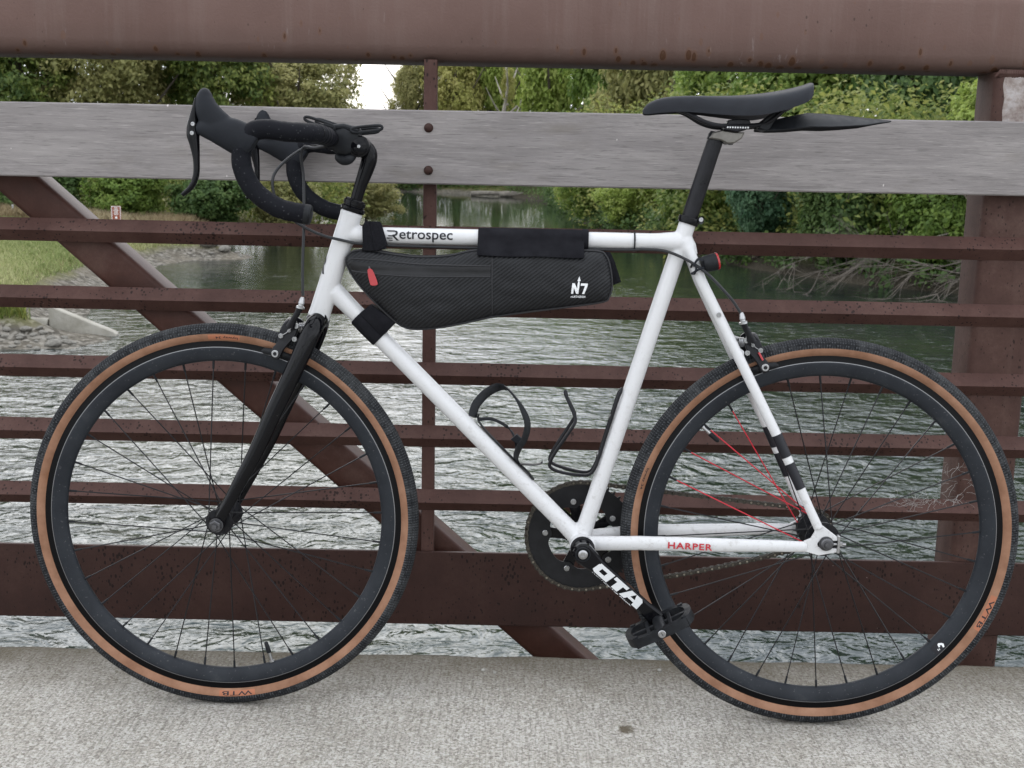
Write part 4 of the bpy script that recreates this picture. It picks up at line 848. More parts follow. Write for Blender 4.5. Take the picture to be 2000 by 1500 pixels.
prof_s = [  # u, top v, edge v, half width, crown roundness
    (715, 1065, 1060, 6), (718, 1071, 1058, 12), (726, 1078, 1058, 16), (745, 1085.5, 1060, 19), (775, 1089.5, 1062, 21), (805, 1090.5, 1061, 23.5), (835, 1090.5, 1058.5, 28), (862, 1091, 1056.5, 37), (886, 1092.5, 1055.5, 50), (910, 1095, 1057, 61), (935, 1099, 1062.5, 68), (958, 1104, 1070, 71), (974, 1108.5, 1077, 70), (983, 1112, 1086, 64), (986, 1112, 1098, 55)]
P_, Q_ = spline([Vector((a, b, c)) for a, b, c, d in prof_s], [d for *_, d in prof_s], 4)
g = G(); rings = []
for p_, hw in zip(P_, Q_):
    u, t, e = p_; ring = []
    for k in range(25):
        a = pi*(k/24)     # from near edge over the top to far edge
        cx = cos(a); sx_ = sin(a); wx = hw*math.copysign(abs(cx)**.62, cx); vv = e+(t-e)*(sx_**.62)
        dip = 3.5*exp(-(wx/7)**2)*min(1, max(0, (u-760)/60))*min(1, max(0, (985-u)/25)); ring.append(q(u, vv-dip, wx))
    for k in range(8):
        f = (k+1)/9; ring.append(q(u, e+2+5*sin(pi*f), -hw*.96*(1-2*f)))
    rings.append(ring)
g.ring_faces(rings); g.build('saddle_shell', 'saddle_cover', SD, sharp=60)
g = G()
for sgn in (1, -1): g.tube([q(772, 1066, 8*sgn), q(790, 1060, 14*sgn), q(815, 1047, 20*sgn), q(838, 1041, 22*sgn), q(860, 1041, 22*sgn), q(905, 1043, 22*sgn), q(925, 1050, 26*sgn), q(945, 1068, 34*sgn)], 3.6*mm, 10, smooth=5)
g.build('saddle_rail', 'black_satin', SD)
# faint print on the saddle flank
for k in range(6):
    u = 838+k*6.2; g = G(); g.box(q(u, 1068.5-k*.55, 27.6+k*1.05), q(u+4, 1071.5-k*.55, 26.4+k*1.05), .0003); g.build('print_mark', 'clamp_grey', SD)
# ---- bottle cages
CG = empty('bottle_cage', BK); CG['label'] = 'black strap bottle cage on the down tube'
ddn = (q(633, 321)-q(196, 750)).normalized(); dn = Vector((-ddn.z, 0, ddn.x)); dn = dn if dn.z > 0 else -dn; d0 = q(196, 750)
def DT(s_, h, w): return d0+ddn*(s_*mm)+dn*(h*mm)+Vector((0, -w*mm, 0))
def band_(pts, half, thick, mat, parent, name, ref=(0, 1, 0), sub=6):
    g = G(); g.tube(pts, [(half*mm, thick*mm)]*len(pts), 10, ref=ref, smooth=sub); return g.build(name, mat, parent, sharp=50)
band_([DT(326, 30, 0), DT(331, 22, 0), DT(342, 18.5, 0), DT(370, 17, 0), DT(430, 17, 0), DT(455, 19, 0), DT(476, 17, 0)], 7, 1.6, 'black_plastic', CG, 'backbone')
band_([DT(322, 18, 0), DT(312, 34, -10), DT(310, 60, -18), DT(316, 84, -14), DT(324, 95, 2)], 8, 2.0, 'black_plastic', CG, 'arm', ref=tuple(ddn), sub=5)
band_([DT(322, 94, -4), DT(335, 98, 14), DT(362, 96, 31), DT(392, 84, 38), DT(408, 62, 38), DT(414, 42, 30), DT(424, 24, 12), DT(436, 18, 0)], 5.6, 2.0, 'black_plastic', CG, 'arm', ref=tuple(ddn), sub=5)
band_([DT(332, 20, -6), DT(352, 36, -26), DT(384, 44, -34), DT(408, 38, -22), DT(426, 24, -4)], 3.4, 1.4, 'black_plastic', CG, 'arm', ref=tuple(ddn), sub=5)
band_([DT(438, 18, 0), DT(456, 34, 0), DT(464, 46, 0), DT(463, 50, 0)], 8, 1.3, 'black_plastic', CG, 'lip', sub=4)
g = G(); g.prism([(0, 0), (16, 3), (17, 15), (1, 14)], lambda x, y, z: DT(398+x, 36+y, z-14), -6, 6, 1); g.build('clip', 'hood_rubber', CG)
C2 = empty('bottle_cage', BK); C2['label'] = 'black wire bottle cage on the seat tube'
sdn = -sdir; sf = Vector((-abs(sdn.z), 0, abs(sdn.x)*1.0)); sf = Vector((sdn.z, 0, -sdn.x)).normalized(); sf = sf if sf.x < 0 else -sf; s0 = q(799, 886)
def STt(s_, h, w): return s0+sdn*(s_*mm)+sf*(h*mm)+Vector((0, -w*mm, 0))
for sgn in (1, -1):
    g = G(); g.tube([STt(316, 17.5, 8*sgn), STt(330, 19, 9*sgn), STt(430, 18, 9*sgn), STt(455, 19, 10*sgn), STt(468, 24, 11*sgn), STt(474, 38, 14*sgn), STt(478, 70, 22*sgn), STt(476, 92, 24*sgn), STt(466, 97, 25*sgn), STt(440, 92, 26*sgn), STt(398, 80, 30*sgn), STt(384, 78, 26*sgn), STt(374, 84, 16*sgn), STt(352, 104, 3*sgn)], 3.0*mm, 9, smooth=5); g.build('wire_rod', 'black_satin', C2)
g = G(); g.tube([STt(316, 17.5, -8), STt(310, 17.5, 0), STt(316, 17.5, 8)], 2.6*mm, 8, smooth=4); g.tube([STt(352, 104, -3), STt(345, 108, 0), STt(352, 104, 3)], 3.6*mm, 8); g.build('wire_loop', 'black_satin', C2)
for s_ in (362, 432):
    g = G(); g.lathe(STt(s_, 14, 0), sf, [(4.4*mm, 0), (4.4*mm, 9*mm), (2.4*mm, 9.4*mm)], 12); g.build('bolt', 'bolt_steel', C2)

# ================================================================== THINGS CARRIED BY THE BICYCLE (own objects, same lean)
def carried(name, label, cat):
    o = empty(name, None, BK.location); o.rotation_euler = BK.rotation_euler; tag(o, label, cat); return o
# ---- frame bag
BG = carried('frame_bag', 'black carbon weave frame bag hanging inside the white bicycle frame', 'bag')
bagp = smooth_poly([(219, 800), (224, 814), (236, 821), (262, 822), (300, 816), (345, 812.5), (395, 816), (440, 826), (520, 830), (600, 830), (648, 829), (660, 822), (667, 806), (672, 775), (668, 754), (656, 744), (590, 733), (530, 724), (469, 714), (420, 702), (375, 693), (340, 690), (320, 693), (302, 704), (270, 733), (238, 768)], 4)
bp = [Vector(p_) for p_ in bagp]
def pdist(x, y):
    d_ = 1e9
    for k in range(len(bp)):
        a, b = bp[k], bp[(k+1) % len(bp)]; e = b-a; t = max(0, min(1, ((x-a.x)*e.x+(y-a.y)*e.y)/max(1e-9, e.length_squared))); d_ = min(d_, math.hypot(x-a.x-t*e.x, y-a.y-t*e.y))
    return d_
def inside(x, y):
    c_ = False
    for k in range(len(bp)):
        a, b = bp[k], bp[(k+1) % len(bp)]
        if (a.y > y) != (b.y > y) and x < (b.x-a.x)*(y-a.y)/(b.y-a.y)+a.x: c_ = not c_
    return c_
def bagw(x, y):
    d_ = pdist(x, y); w_ = 19+12.5*(1-exp(-d_/11.0))
    w_ += 1.8*noise.noise((x*.013, y*.02, 3.1))+1.0*noise.noise((x*.035+y*.03, y*.05-x*.012, 7.7))
    if x < 468: w_ -= .9*exp(-((y-(789-.004*(x-234)))/3.2)**2)*1.6 + .8*exp(-((y-806)/2.5)**2)
    w_ -= 2.2*exp(-((x-468.5)/2.4)**2)
    return w_
gp = [Vector(p_) for p_ in inset(bagp, 2.2)]
for x in np.arange(222, 672, 6.0):
    for y in np.arange(692, 832, 4.0):
        if inside(x, y) and pdist(x, y) > 5: gp.append(Vector((x+.01*y % .7, y)))
nb = len(bagp); ed_ = [(k, (k+1) % nb) for k in range(nb)]
res = geometry.delaunay_2d_cdt(gp, ed_, [], 1, 1e-4); vv_, ff_ = res[0], res[2]
g = G()
g.add([q(p_.x, p_.y, bagw(p_.x, p_.y)) for p_ in vv_], [list(f) for f in ff_]); g.add([q(p_.x, p_.y, -bagw(p_.x, p_.y)) for p_ in vv_], [list(f)[::-1] for f in ff_])
r0 = [q(p_[0], p_[1], bagw(*p_)) for p_ in inset(bagp, 2.2)]; r1 = [q(x, y, 16) for x, y in bagp]; r2 = [q(x, y, -16) for x, y in bagp]; r3 = [q(p_[0], p_[1], -bagw(*p_)) for p_ in inset(bagp, 2.2)]
g.ring_faces([r0, r1, r2, r3], True, False, False); g.build('bag_body', 'bag_weave', BG, sharp=50)
g = G()
for sgn in (1, -1): g.tube([q(x, y, 17.5*sgn) for x, y in inset(bagp, -.2)], 2.1*mm, 7, closed=True)
g.build('piping', 'bag_piping', BG)
def strip(pts, hw, up, mat, name, n_=30):
    """flat band lying on the bag's near face along a 2D path"""
    P, _ = spline([Vector((x, y, 0)) for x, y in pts], [1]*len(pts), n_//max(1, len(pts)-1)); V_, F_l = [], []
    for k, p_ in enumerate(P):
        t = (P[min(k+1, len(P)-1)]-P[max(k-1, 0)]).normalized(); nn = Vector((-t.y, t.x, 0))
        for m_ in (-1, -.5, 0, .5, 1): x, y = (p_+nn*hw*m_).xy; V_.append(q(x, y, bagw(x, y)+up*(1-.5*abs(m_))+.15))
    for k in range(len(P)-1):
        for m_ in range(4): F_l.append([k*5+m_, k*5+m_+1, (k+1)*5+m_+1, (k+1)*5+m_])
    g = G(); g.add(V_, F_l); return g.build(name, mat, BG)
strip([(228, 796), (280, 791.5), (350, 789.5), (466, 792)], 7.5, .7, 'bag_fabric', 'zip_flap')
strip([(229, 787), (280, 782.5), (350, 780.5), (466, 783)], 1.2, 1.3, 'bag_piping', 'seam')
strip([(228, 808), (280, 806), (350, 801), (466, 800.5)], 1.2, 1.4, 'bag_piping', 'seam')
strip([(468.5, 826), (469, 780), (470.5, 719)], 1.2, 1.3, 'bag_piping', 'seam')
g = G(); g.prism(smooth_poly([(258, 789), (266, 790), (275, 769), (273.5, 764), (265, 763.5), (262, 768)], 3), lambda x, y, z: q(x, y, z+bagw(266, 778)), .8, 3.6, .6); g.build('zip_pull', 'red_pull', BG)
g = G(); g.tube([q(260, 795, bagw(262, 792)+1), q(262, 791, bagw(262, 790)+2.2), q(263.5, 787, bagw(262, 788)+2.4)], 1.3*mm, 8); g.build('zip_slider', 'dark_steel', BG)
# logo: N7 with an upward arrow between, name below
polys = [[(0, .16), (.06, .70), (.20, .70), (.36, .42), (.38, .68), (.50, .68), (.44, .16), (.31, .16), (.16, .46), (.13, .16)],
         [(.385, .68), (.50, .68), (.485, .84), (.43, .84)], [(.36, .82), (.56, .82), (.475, 1.06)],
         [(.58, .70), (1.0, .70), (.98, .58), (.80, .16), (.66, .16), (.83, .58), (.565, .58)]]
V, Fc = polyfaces(polys, 2); flatmesh('logo', V, Fc, lambda x, y: q(603+28*x, 752+33*y, bagw(603+28*x, 752+33*y)+.7), 'white_print', BG)
V, Fc, asp = text2d('NORTHSEVEN', bold=.012); flatmesh('logo', V, Fc, lambda x, y: q(602.5+24.5*x, 750.6+3.6*y, bagw(615, 752)+.8), 'white_print', BG)
# straps
def wrap(a, b, r, half, name, mat, seg=28, ry=None, rot=0):
    """sleeve round a tube between a and b"""
    g = G(); g.tube([a, a.lerp(b, .04), a.lerp(b, .5), b.lerp(a, .04), b], [r-.0007, r, r+.0003, r, r-.0007], seg); return g.build(name, mat, BG, sharp=60)
# wide middle sleeve: over the top tube and down to the bag
g = G(); rings = []
for u in np.linspace(443, 623, 14):
    ed = 1 if u in (443, 623) else 0; rr = 18.2-.8*ed; ring = []
    for k in range(17): a = pi*k/16; ring.append(q(u+.02*(cos(a)*5), 847+rr*sin(a)*.98, rr*cos(a)))
    ring += [q(u, 832, -20), q(u, 818, -26)]; ring += [q(u, 818, -23), q(u, 824, 0), q(u, 818, 23)]; ring += [q(u, 818+.6*sin(u*.06), 33.2), q(u, 824, 31.5), q(u, 834, 24)]
    rings.append(ring)
g.ring_faces(rings); g.build('strap', 'neoprene', BG, sharp=60)
g = G(); rings = []
for u in (619, 622, 628, 630.5):
    rr = 18.9 if 620 < u < 630 else 18.2; rings.append([q(u, 847+rr*sin(2*pi*k/24), rr*cos(2*pi*k/24)) for k in range(24)])
g.ring_faces(rings); g.build('strap', 'neoprene', BG, sharp=60)
# front strap with its folded end standing up
g = G(); A_, B_ = q(252, 847), q(282, 846)
g.tube([q(253, 848), q(256, 848), q(276, 847), q(279, 847)], [16.3*mm, 17*mm, 17*mm, 16.3*mm], 24); g.build('strap', 'black_cloth', BG, sharp=60)
g = G(); g.prism([(246, 862), (251, 871.5), (277, 871), (283, 833), (290, 826), (268, 821), (247, 822), (248, 834)], lambda x, y, z: q(x, y, z+(2 if y > 860 else 8 if y < 840 else 6)), 12.5, 15.5, .8); g.build('strap_tail', 'black_cloth', BG, sharp=50)
g = G(); g.prism([(259, 870), (279, 869), (291, 832), (274, 822), (268, 822)], lambda x, y, z: q(x, y, z+(0 if y > 860 else 6)), 17, 18.6, .5); g.build('strap_tail', 'black_cloth', BG, sharp=50)
# sleeve round the down tube
dn0 = d0+ddn*.058; dn1 = d0+ddn*.113
g = G(); g.tube([dn0, dn0.lerp(dn1, .04), dn0.lerp(dn1, .5), dn1.lerp(dn0, .04), dn1], [(17*mm, 17*mm), (18*mm, 18.4*mm), (18.4*mm, 19*mm), (18*mm, 18.4*mm), (17*mm, 17*mm)], 26, ref=(0, 1, 0)); g.build('strap', 'neoprene', BG, sharp=60)
g = G(); g.prism([(x, y) for x, y in ((58.5, 6), (112.5, 6), (112, 42), (60, 30))], lambda x, y, z: DT(x, y, z), -17, 18.6, 1.5); g.build('strap', 'neoprene', BG, sharp=60)
# loose rear tab
g = G(); g.prism([(654, 829), (668, 828), (676, 812), (688, 778), (672, 771), (666, 790)], lambda x, y, z: q(x, y, z), 8, 11, .7); g.build('strap_tail', 'black_cloth', BG, sharp=50)

# ---- phone mount
PM = carried('phone_mount', 'black silicone phone mount strapped on the bicycle stem', 'phone mount')
g = G()
rings = []
for u, vt, vb, hw in ((184, 1023, 1003, 17), (187, 1026, 996, 20), (194, 1028, 988, 23), (206, 1029, 979, 25), (220, 1030, 977, 26), (231, 1030.5, 983, 25), (236, 1029, 992, 24), (240, 1026, 1008, 22)):
    rings.append([S(u, (vt+vb)/2+(vt-vb)/2*math.copysign(abs(sin(2*pi*k/28))**.55, sin(2*pi*k/28)), hw*math.copysign(abs(cos(2*pi*k/28))**.45, cos(2*pi*k/28))) for k in range(28)])
g.ring_faces(rings); g.build('mount_body', 'black_plastic', PM, sharp=60)
g = G(); g.tube([S(205, 980, 6), S(206, 977, 12), S(214, 972, 16), S(224, 974, 18), S(232, 981, 14)], [6*mm, 8*mm, 8.5*mm, 8*mm, 5*mm], 12, smooth=3); g.build('lower_strap', 'black_plastic', PM)
def loop(a, b, half, thick, name='corner_loop'):
    a, b = Vector(a), Vector(b); d = (b-a); L_ = d.length; d = d/L_; n_ = Vector((-d.z, 0, d.x)); pts = []
    for k in range(20):
        t = 2*pi*k/20; x = L_/2-L_/2*math.copysign(abs(cos(t))**.5, cos(t)); pts.append(a+d*x+n_*(half*mm*math.copysign(abs(sin(t))**.7, sin(t))))
    g = G(); g.tube(pts, thick*mm, 9, closed=True); g.build(name, 'black_plastic', PM)
loop(S(150, 1040, 24), S(200, 1024, 24), 4.2, 2.6); loop(S(228, 1021, 26), S(280, 1027, 26), 4.4, 2.6)
loop(S(160, 1040, -26), S(205, 1026, -26), 4.2, 2.6); loop(S(228, 1022, -26), S(268, 1026, -26), 4.2, 2.6)
g = G(); g.tube([S(182, 1030, 23), S(196, 1026, 22), S(215, 1028, 18)], [4*mm, 5*mm, 5*mm], 10); g.tube([S(240, 1020, 24), S(228, 1024, 22), S(215, 1028, 18)], [5*mm, 5.5*mm, 5*mm], 10); g.build('arm', 'black_plastic', PM)

# ---- rear light strapped to the seat stay
RL = carried('bicycle_light', 'small round black rear light with red lens on the seat stay', 'light')
la = Vector((.95, .10, .24)).normalized(); lc = q(828, 812, 22)
g = G(); g.lathe(lc, la, [(10*mm, -6*mm), (13*mm, -4*mm), (14*mm, 0), (14.6*mm, 14*mm), (14.6*mm, 20*mm), (13*mm, 21*mm)], 28); g.build('light_body', 'black_plastic', RL)
g = G(); g.lathe(lc, la, [(15*mm, 18.5*mm), (15.1*mm, 20*mm), (14*mm, 22*mm), (9*mm, 23*mm), (0, 23.4*mm)], 28); g.build('lens', 'red_lens', RL)
g = G(); g.tube([q(811, 806, 13), q(809, 812, 26), q(814, 820, 33), q(822, 819, 33)], [(4*mm, 1.6*mm)]*4, 8, smooth=4); g.tube([q(806, 795, 22), q(812, 801, 33), q(822, 806, 33), q(828, 806, 26)], [2*mm]*4, 8, smooth=4); g.tube([q(804, 806, 20), q(806, 812, 29), q(811, 806, 33), q(809, 796, 32), q(805, 796, 24)], 1.8*mm, 8, smooth=4); g.build('rubber_strap', 'hood_rubber', RL)

# ---- clip-on mudguard under the saddle
MG = carried('saddle_mudguard', 'black plastic mudguard blade sticking out behind the saddle', 'mudguard')
g = G(); rings = []
for u, vc, hw, dr in ((905, 1048, 22, 12), (925, 1051, 26, 16), (955, 1059, 34, 22), (990, 1066, 42, 25), (1020, 1065, 43, 24), (1050, 1063, 40, 20), (1080, 1060, 32, 14), (1105, 1058, 20, 7), (1127, 1056, 5, 1.5)):
    top = [q(u, vc-dr*(abs(t)**1.7), hw*t) for t in np.linspace(1, -1, 13)]; bot = [q(u, vc-dr*(abs(t)**1.7)-1.5, hw*t*.99) for t in np.linspace(-1, 1, 13)]; rings.append(top+bot)
g.ring_faces(rings); g.build('blade', 'black_plastic', MG, sharp=50)
g = G(); g.prism([(905, 1038), (918, 1034), (924, 1037), (938, 1062), (930, 1064), (915, 1052)], lambda x, y, z: q(x, y, z), -26, 26, 1); g.build('clip', 'black_plastic', MG)

# ================================================================== RIVER BANKS
def gz(x, y): return float(ground_z(np.array([x]), np.array([y]))[0])
# storm-drain outlet: headwall with sloping wing, and the pipe lying behind it
g = G(); wing = [(-9.92, -2.28), (-9.62, -2.40), (-8.50, -2.80), (-8.44, -2.86), (-8.44, -3.25), (-9.92, -3.25)]
g.prism(wing, lambda x, y, z: Vector((x, y*0+23.1+z+(x+9.9)*-.12, y)), 0, .22, .02); tag(g.build('wing_wall', 'old_concrete', sharp=40), 'sloping grey concrete wing wall at the water edge on the left', 'wall')
g = G(); g.tube([(-10.75, 23.35, -2.735), (-9.95, 23.25, -2.745)], .165, 28); g.lathe((-10.62, 23.34, -2.735), (1, 0, 0), [(.165, -.02), (.18, -.015), (.18, .05), (.165, .06)], 28, False)
tag(g.build('drain_pipe', 'old_concrete', sharp=50), 'short grey concrete drain pipe beside the wing wall', 'pipe')
# brown park sign on a post, and a plain grey post farther left
SG = empty('park_sign', loc=(-15.36, 44, gz(-15.36, 44))); tag(SG, 'small brown notice sign with pale lettering by the dry grass', 'sign')
b0 = Vector((-15.36, 44, gz(-15.36, 44)))
def SGp(x, z, y=0): return Vector((x, y, z))-Vector((0, 0, 0))
zb = -1.66-b0.z; zt = -1.10-b0.z
g = G(); g.prism([(-.19, zb+.02), (-.17, zb), (.17, zb), (.19, zb+.02), (.19, zt-.02), (.17, zt), (-.17, zt), (-.19, zt-.02)], lambda x, y, z: SGp(x, y, z), 0, .02); g.build('sign_panel', 'sign_brown', SG, smooth=False)
g = G(); o_ = [(-.175, zb+.015), (.175, zb+.015), (.175, zt-.015), (-.175, zt-.015)]; i_ = [(-.155, zb+.035), (.155, zb+.035), (.155, zt-.035), (-.155, zt-.035)]; annulus(g, o_, i_, lambda x, y, z: SGp(x, y, z), -.006, -.003); g.build('sign_border', 'white_print', SG, smooth=False)
for k, wd in enumerate((.12, .16, .20, .14, .18, .15)):
    g = G(); zc = zt-.075-k*.052; g.box((-wd/2, -.007, zc-.011), (wd/2, -.003, zc+.011)); g.build('text_line', 'white_print', SG, smooth=False)
g = G(); g.lathe((0, -.003, zb+.115), (0, -1, 0), [(.045, 0), (.045, .004)], 20); g.build('text_line', 'white_print', SG, smooth=False)
g = G(); g.prism([(-.19, zb-.14), (.19, zb-.14), (.19, zb-.035), (-.19, zb-.035)], lambda x, y, z: SGp(x, y, z), 0, .02); g.build('lower_panel', 'sign_brown', SG, smooth=False)
for k in range(3): g = G(); g.box((-.16+.11*k, -.007, zb-.105), (-.08+.11*k, -.003, zb-.065)); g.build('text_line', 'white_print', SG, smooth=False)
g = G(); g.box((-.03, .02, -.2), (.03, .07, zt-.02)); g.build('post', 'galvanised', SG, smooth=False)
gp_ = gz(-21.85, 50); g = G(); g.tube([(-21.85, 50, gp_-.2), (-21.85, 50, -1.42), (-21.85, 50, -1.40)], [.045, .045, .03], 10); tag(g.build('grey_post', 'galvanised'), 'thin grey metal post on the grass at the far left', 'post')

# stones
def rock_mesh(seed):
    bm_ = bmesh.new(); bmesh.ops.create_icosphere(bm_, subdivisions=3, radius=1)
    for v_ in bm_.verts:
        p_ = v_.co.copy(); k = 1+.28*noise.noise(p_*1.1+Vector((seed*7.3, 0, 0)))+.10*noise.noise(p_*3.1+Vector((0, seed*3.1, 0))); v_.co = p_*k; v_.co.z *= .62
    me_ = bpy.data.meshes.new('rock'); bm_.to_mesh(me_); bm_.free(); me_.materials.append(MAT['rock']); me_.shade_smooth(); me_.set_sharp_from_angle(angle=radians(38)); return me_
RM = [rock_mesh(k) for k in range(5)]
def rock(x, y, s_, label, group=None):
    o_ = bpy.data.objects.new('rock', RM[random.randrange(5)]); COL.objects.link(o_); o_.location = (x, y, max(gz(x, y), WZ-.02)+s_*.22); o_.scale = (s_*random.uniform(.8, 1.25), s_*random.uniform(.8, 1.1), s_*random.uniform(.7, 1)); o_.rotation_euler = (random.uniform(-.2, .2), random.uniform(-.2, .2), random.uniform(0, 6.3)); tag(o_, label, 'rock', group)
rock(-9.18, 21.4, .17, 'pale rounded stone, largest on the gravel below the drain pipe'); rock(-9.95, 22.0, .13, 'grey stone at the foot of the left slope near the pipe')
rock(-11.55, 43.0, .34, 'long pale boulder on the gravel spit left of the head tube'); rock(-11.75, 43.3, .20, 'small upright stone behind the long pale boulder'); rock(-10.95, 42.9, .24, 'flat grey boulder at the tip of the gravel spit')
for k in range(34):
    x = random.uniform(-11.3, -8.8); rock(x, random.uniform(21.0, 22.2), random.uniform(.04, .10), 'one of the small loose stones strewn below the drain pipe', 'loose stones below the drain pipe')
for k in range(16): rock(random.uniform(-12.4, -10.2), random.uniform(42.4, 44.6), random.uniform(.06, .13), 'one of the small stones scattered on the gravel spit', 'stones on the gravel spit')

# ---- leaves
def leaf_mesh(name, centers, radii, normals_out, per, size, seed, spread=(1, 1, .7), up=.55, long=1.5):
    r_ = np.random.default_rng(seed); n_ = len(centers); N = n_*per
    c = np.repeat(centers, per, 0); rad = np.repeat(radii, per)[:, None]; nout = np.repeat(normals_out, per, 0)
    d = r_.normal(size=(N, 3)); d /= np.linalg.norm(d, axis=1, keepdims=True); d = d*np.array(spread)
    p = c + d*rad*(r_.random((N, 1))**.45)
    nrm = d*.55+nout*.5+np.array([0, 0, up])+r_.normal(size=(N, 3))*.45; nrm /= np.linalg.norm(nrm, axis=1, keepdims=True)
    a = np.cross(nrm, r_.normal(size=(N, 3))); a /= np.linalg.norm(a, axis=1, keepdims=True); b = np.cross(nrm, a)
    s = size*(.6+.8*r_.random((N, 1))); tip = a*s*long*.5; sd_ = b*s*.42; fold = nrm*s*.10
    V_ = np.stack([p-tip, p+sd_+fold, p+tip-nrm*s*.12, p-sd_+fold], 1).reshape(-1, 3)
    me_ = bpy.data.meshes.new(name); me_.vertices.add(N*4); me_.vertices.foreach_set('co', V_.astype(np.float32).ravel())
    me_.loops.add(N*4); me_.loops.foreach_set('vertex_index', np.arange(N*4, dtype=np.int32)); me_.polygons.add(N); me_.polygons.foreach_set('loop_start', np.arange(0, N*4, 4, dtype=np.int32)); me_.polygons.foreach_set('loop_total', np.full(N, 4, np.int32))
    ct = np.repeat(r_.random(n_), per); tint = np.clip(.55*ct+.45*r_.random(N), 0, 1)
    me_.update(); at = me_.attributes.new('tint', 'FLOAT', 'FACE'); at.data.foreach_set('value', tint.astype(np.float32)); return me_
def crown_mesh(name, seed, nclump, per, size, flat=1.0, clump=.24, hollow=.35, lobes=7, long=1.5):
    """unit crown: about 1 wide (radius), 1 high (half height), lumpy"""
    r_ = np.random.default_rng(seed); lob = r_.normal(size=(lobes, 3)); lob /= np.linalg.norm(lob, axis=1, keepdims=True); lr = .55+.5*r_.random(lobes)
    d = r_.normal(size=(nclump, 3)); d /= np.linalg.norm(d, axis=1, keepdims=True)
    reach = np.max(np.clip(d@lob.T, 0, 1)**3*lr[None], 1)*.62+.42; rr = reach*(hollow+(1-hollow)*r_.random(nclump)**.5)
    c = d*rr[:, None]; return leaf_mesh(name, c, clump*(.55+.75*r_.random(nclump)), d, per, size, seed+1, long=long)
CM = {'fine': [crown_mesh('crown', 11+k, 420, 60, .034, clump=.16) for k in range(3)], 'mid': [crown_mesh('crown', 31+k, 380, 50, .045, clump=.18) for k in range(3)],
      'big': [crown_mesh('crown', 51+k, 340, 56, .054, clump=.19, hollow=.5, long=1.35) for k in range(3)], 'sparse': [crown_mesh('crown', 71, 160, 26, .045, clump=.15, hollow=.1)]}
def trunk_mesh(seed):
    random.seed(seed); g = G(); h = 1.0
    base = [Vector((0, 0, -.05)), Vector((.02*random.uniform(-1, 1), 0, .22)), Vector((.05*random.uniform(-1, 1), .03, .48)), Vector((.06*random.uniform(-1, 1), .02, .72)), Vector((.05, 0, .95))]
    g.tube(base, [.030, .022, .017, .010, .003], 9, smooth=3)
    for k in range(8):
        z = .25+.07*k; a = k*2.4+random.random(); l = .30-.02*k; o_ = Vector((0, 0, z)); d = Vector((cos(a), sin(a), .9)); g.tube([o_, o_+d*l*.5, o_+d*l+Vector((0, 0, .05))], [.012-.0009*k, .007, .002], 6, smooth=3)
    ob = g.build('trunk', 'bark'); me_ = ob.data; bpy.data.objects.remove(ob); return me_
TM = [trunk_mesh(k) for k in range(3)]; random.seed(99)
def setmat(o_, m):
    o_.material_slots[0].link = 'OBJECT'; o_.material_slots[0].material = MAT[m]
def tree(x, y, h, rx, kind, leaf, label, name='tree', group=None, base=.22, ry=None, bark='bark', z0=None, cat='tree', lean=0):
    z = gz(x, y) if z0 is None else z0; R_ = empty(name, None, (x, y, max(z, WZ)-.05)); tag(R_, label, cat, group)
    t = bpy.data.objects.new('trunk', random.choice(TM)); COL.objects.link(t); t.parent = R_; t.scale = (h*1.0, h*1.0, h*.97); t.rotation_euler = (0, lean, random.uniform(0, 6.3)); setmat(t, bark)
    ms = CM[kind]; c = bpy.data.objects.new('crown', random.choice(ms)); c2 = c; 
    for me_ in ms:
        if not me_.materials: me_.materials.append(MAT['leaf_green'])
    COL.objects.link(c); c.parent = R_; zc = h*(base+1)/2; c.location = (sin(lean)*zc, 0, zc); c.scale = (rx, ry or rx, h*(1-base)/2*1.0); c.rotation_euler = (0, 0, random.uniform(0, 6.3)); setmat(c, leaf); return R_
for k_, ms in CM.items():
    for me_ in ms: me_.materials.append(MAT['leaf_green'])
def bush(x, y, h, rx, kind, leaf, label, ry=None, group=None, z0=None, name='bush'):
    return tree(x, y, h, rx, kind, leaf, label, name, group, base=-.12, ry=ry, z0=z0, cat='bush')
# left bank, tall trees behind the lawn
tree(-29.5, 60, 12, 4.6, 'fine', 'leaf_olive', 'olive tree at the far left behind the lawn')
tree(-24.5, 58, 12.5, 4.4, 'fine', 'leaf_wood', 'green tree above the left end of the plank')
tree(-19.8, 58.5, 12, 4.4, 'fine', 'leaf_olive', 'olive tree with a visible grey trunk left of the handlebar')
tree(-15.6, 60, 12, 4.0, 'fine', 'leaf_wood', 'mottled green tree directly above the brake hoods')
tree(-11.5, 61, 10.8, 3.9, 'fine', 'leaf_olive', 'yellowish olive tree left of the bright sky gap')
# tall bushes along the far side of the lawn
for x, y, h, r, lf, lb in ((-26.5, 53.5, 3.6, 2.6, 'leaf_green', 'leafy bush behind the grey post'), (-21.5, 53, 3.8, 2.6, 'leaf_dark', 'dark bush behind the diagonal brace'), (-17.4, 52.5, 3.6, 2.3, 'leaf_green', 'large leaved green bush behind the brown sign'),
                     (-13.9, 52.5, 3.5, 2.2, 'leaf_dark', 'dark green bush right of the brown sign'), (-10.9, 54.5, 3.0, 1.9, 'leaf_olive', 'olive bush behind the bicycle drop bars')):
    bush(x, y, h, r, 'big', lf, lb)
bush(-9.4, 62, 2.6, 1.6, 'mid', 'leaf_yellow', 'yellow green bush over the water beside the stem')
bush(-9.0, 70, 3.2, 2.4, 'mid', 'leaf_olive', 'olive bush on the left bank upstream of the stem')
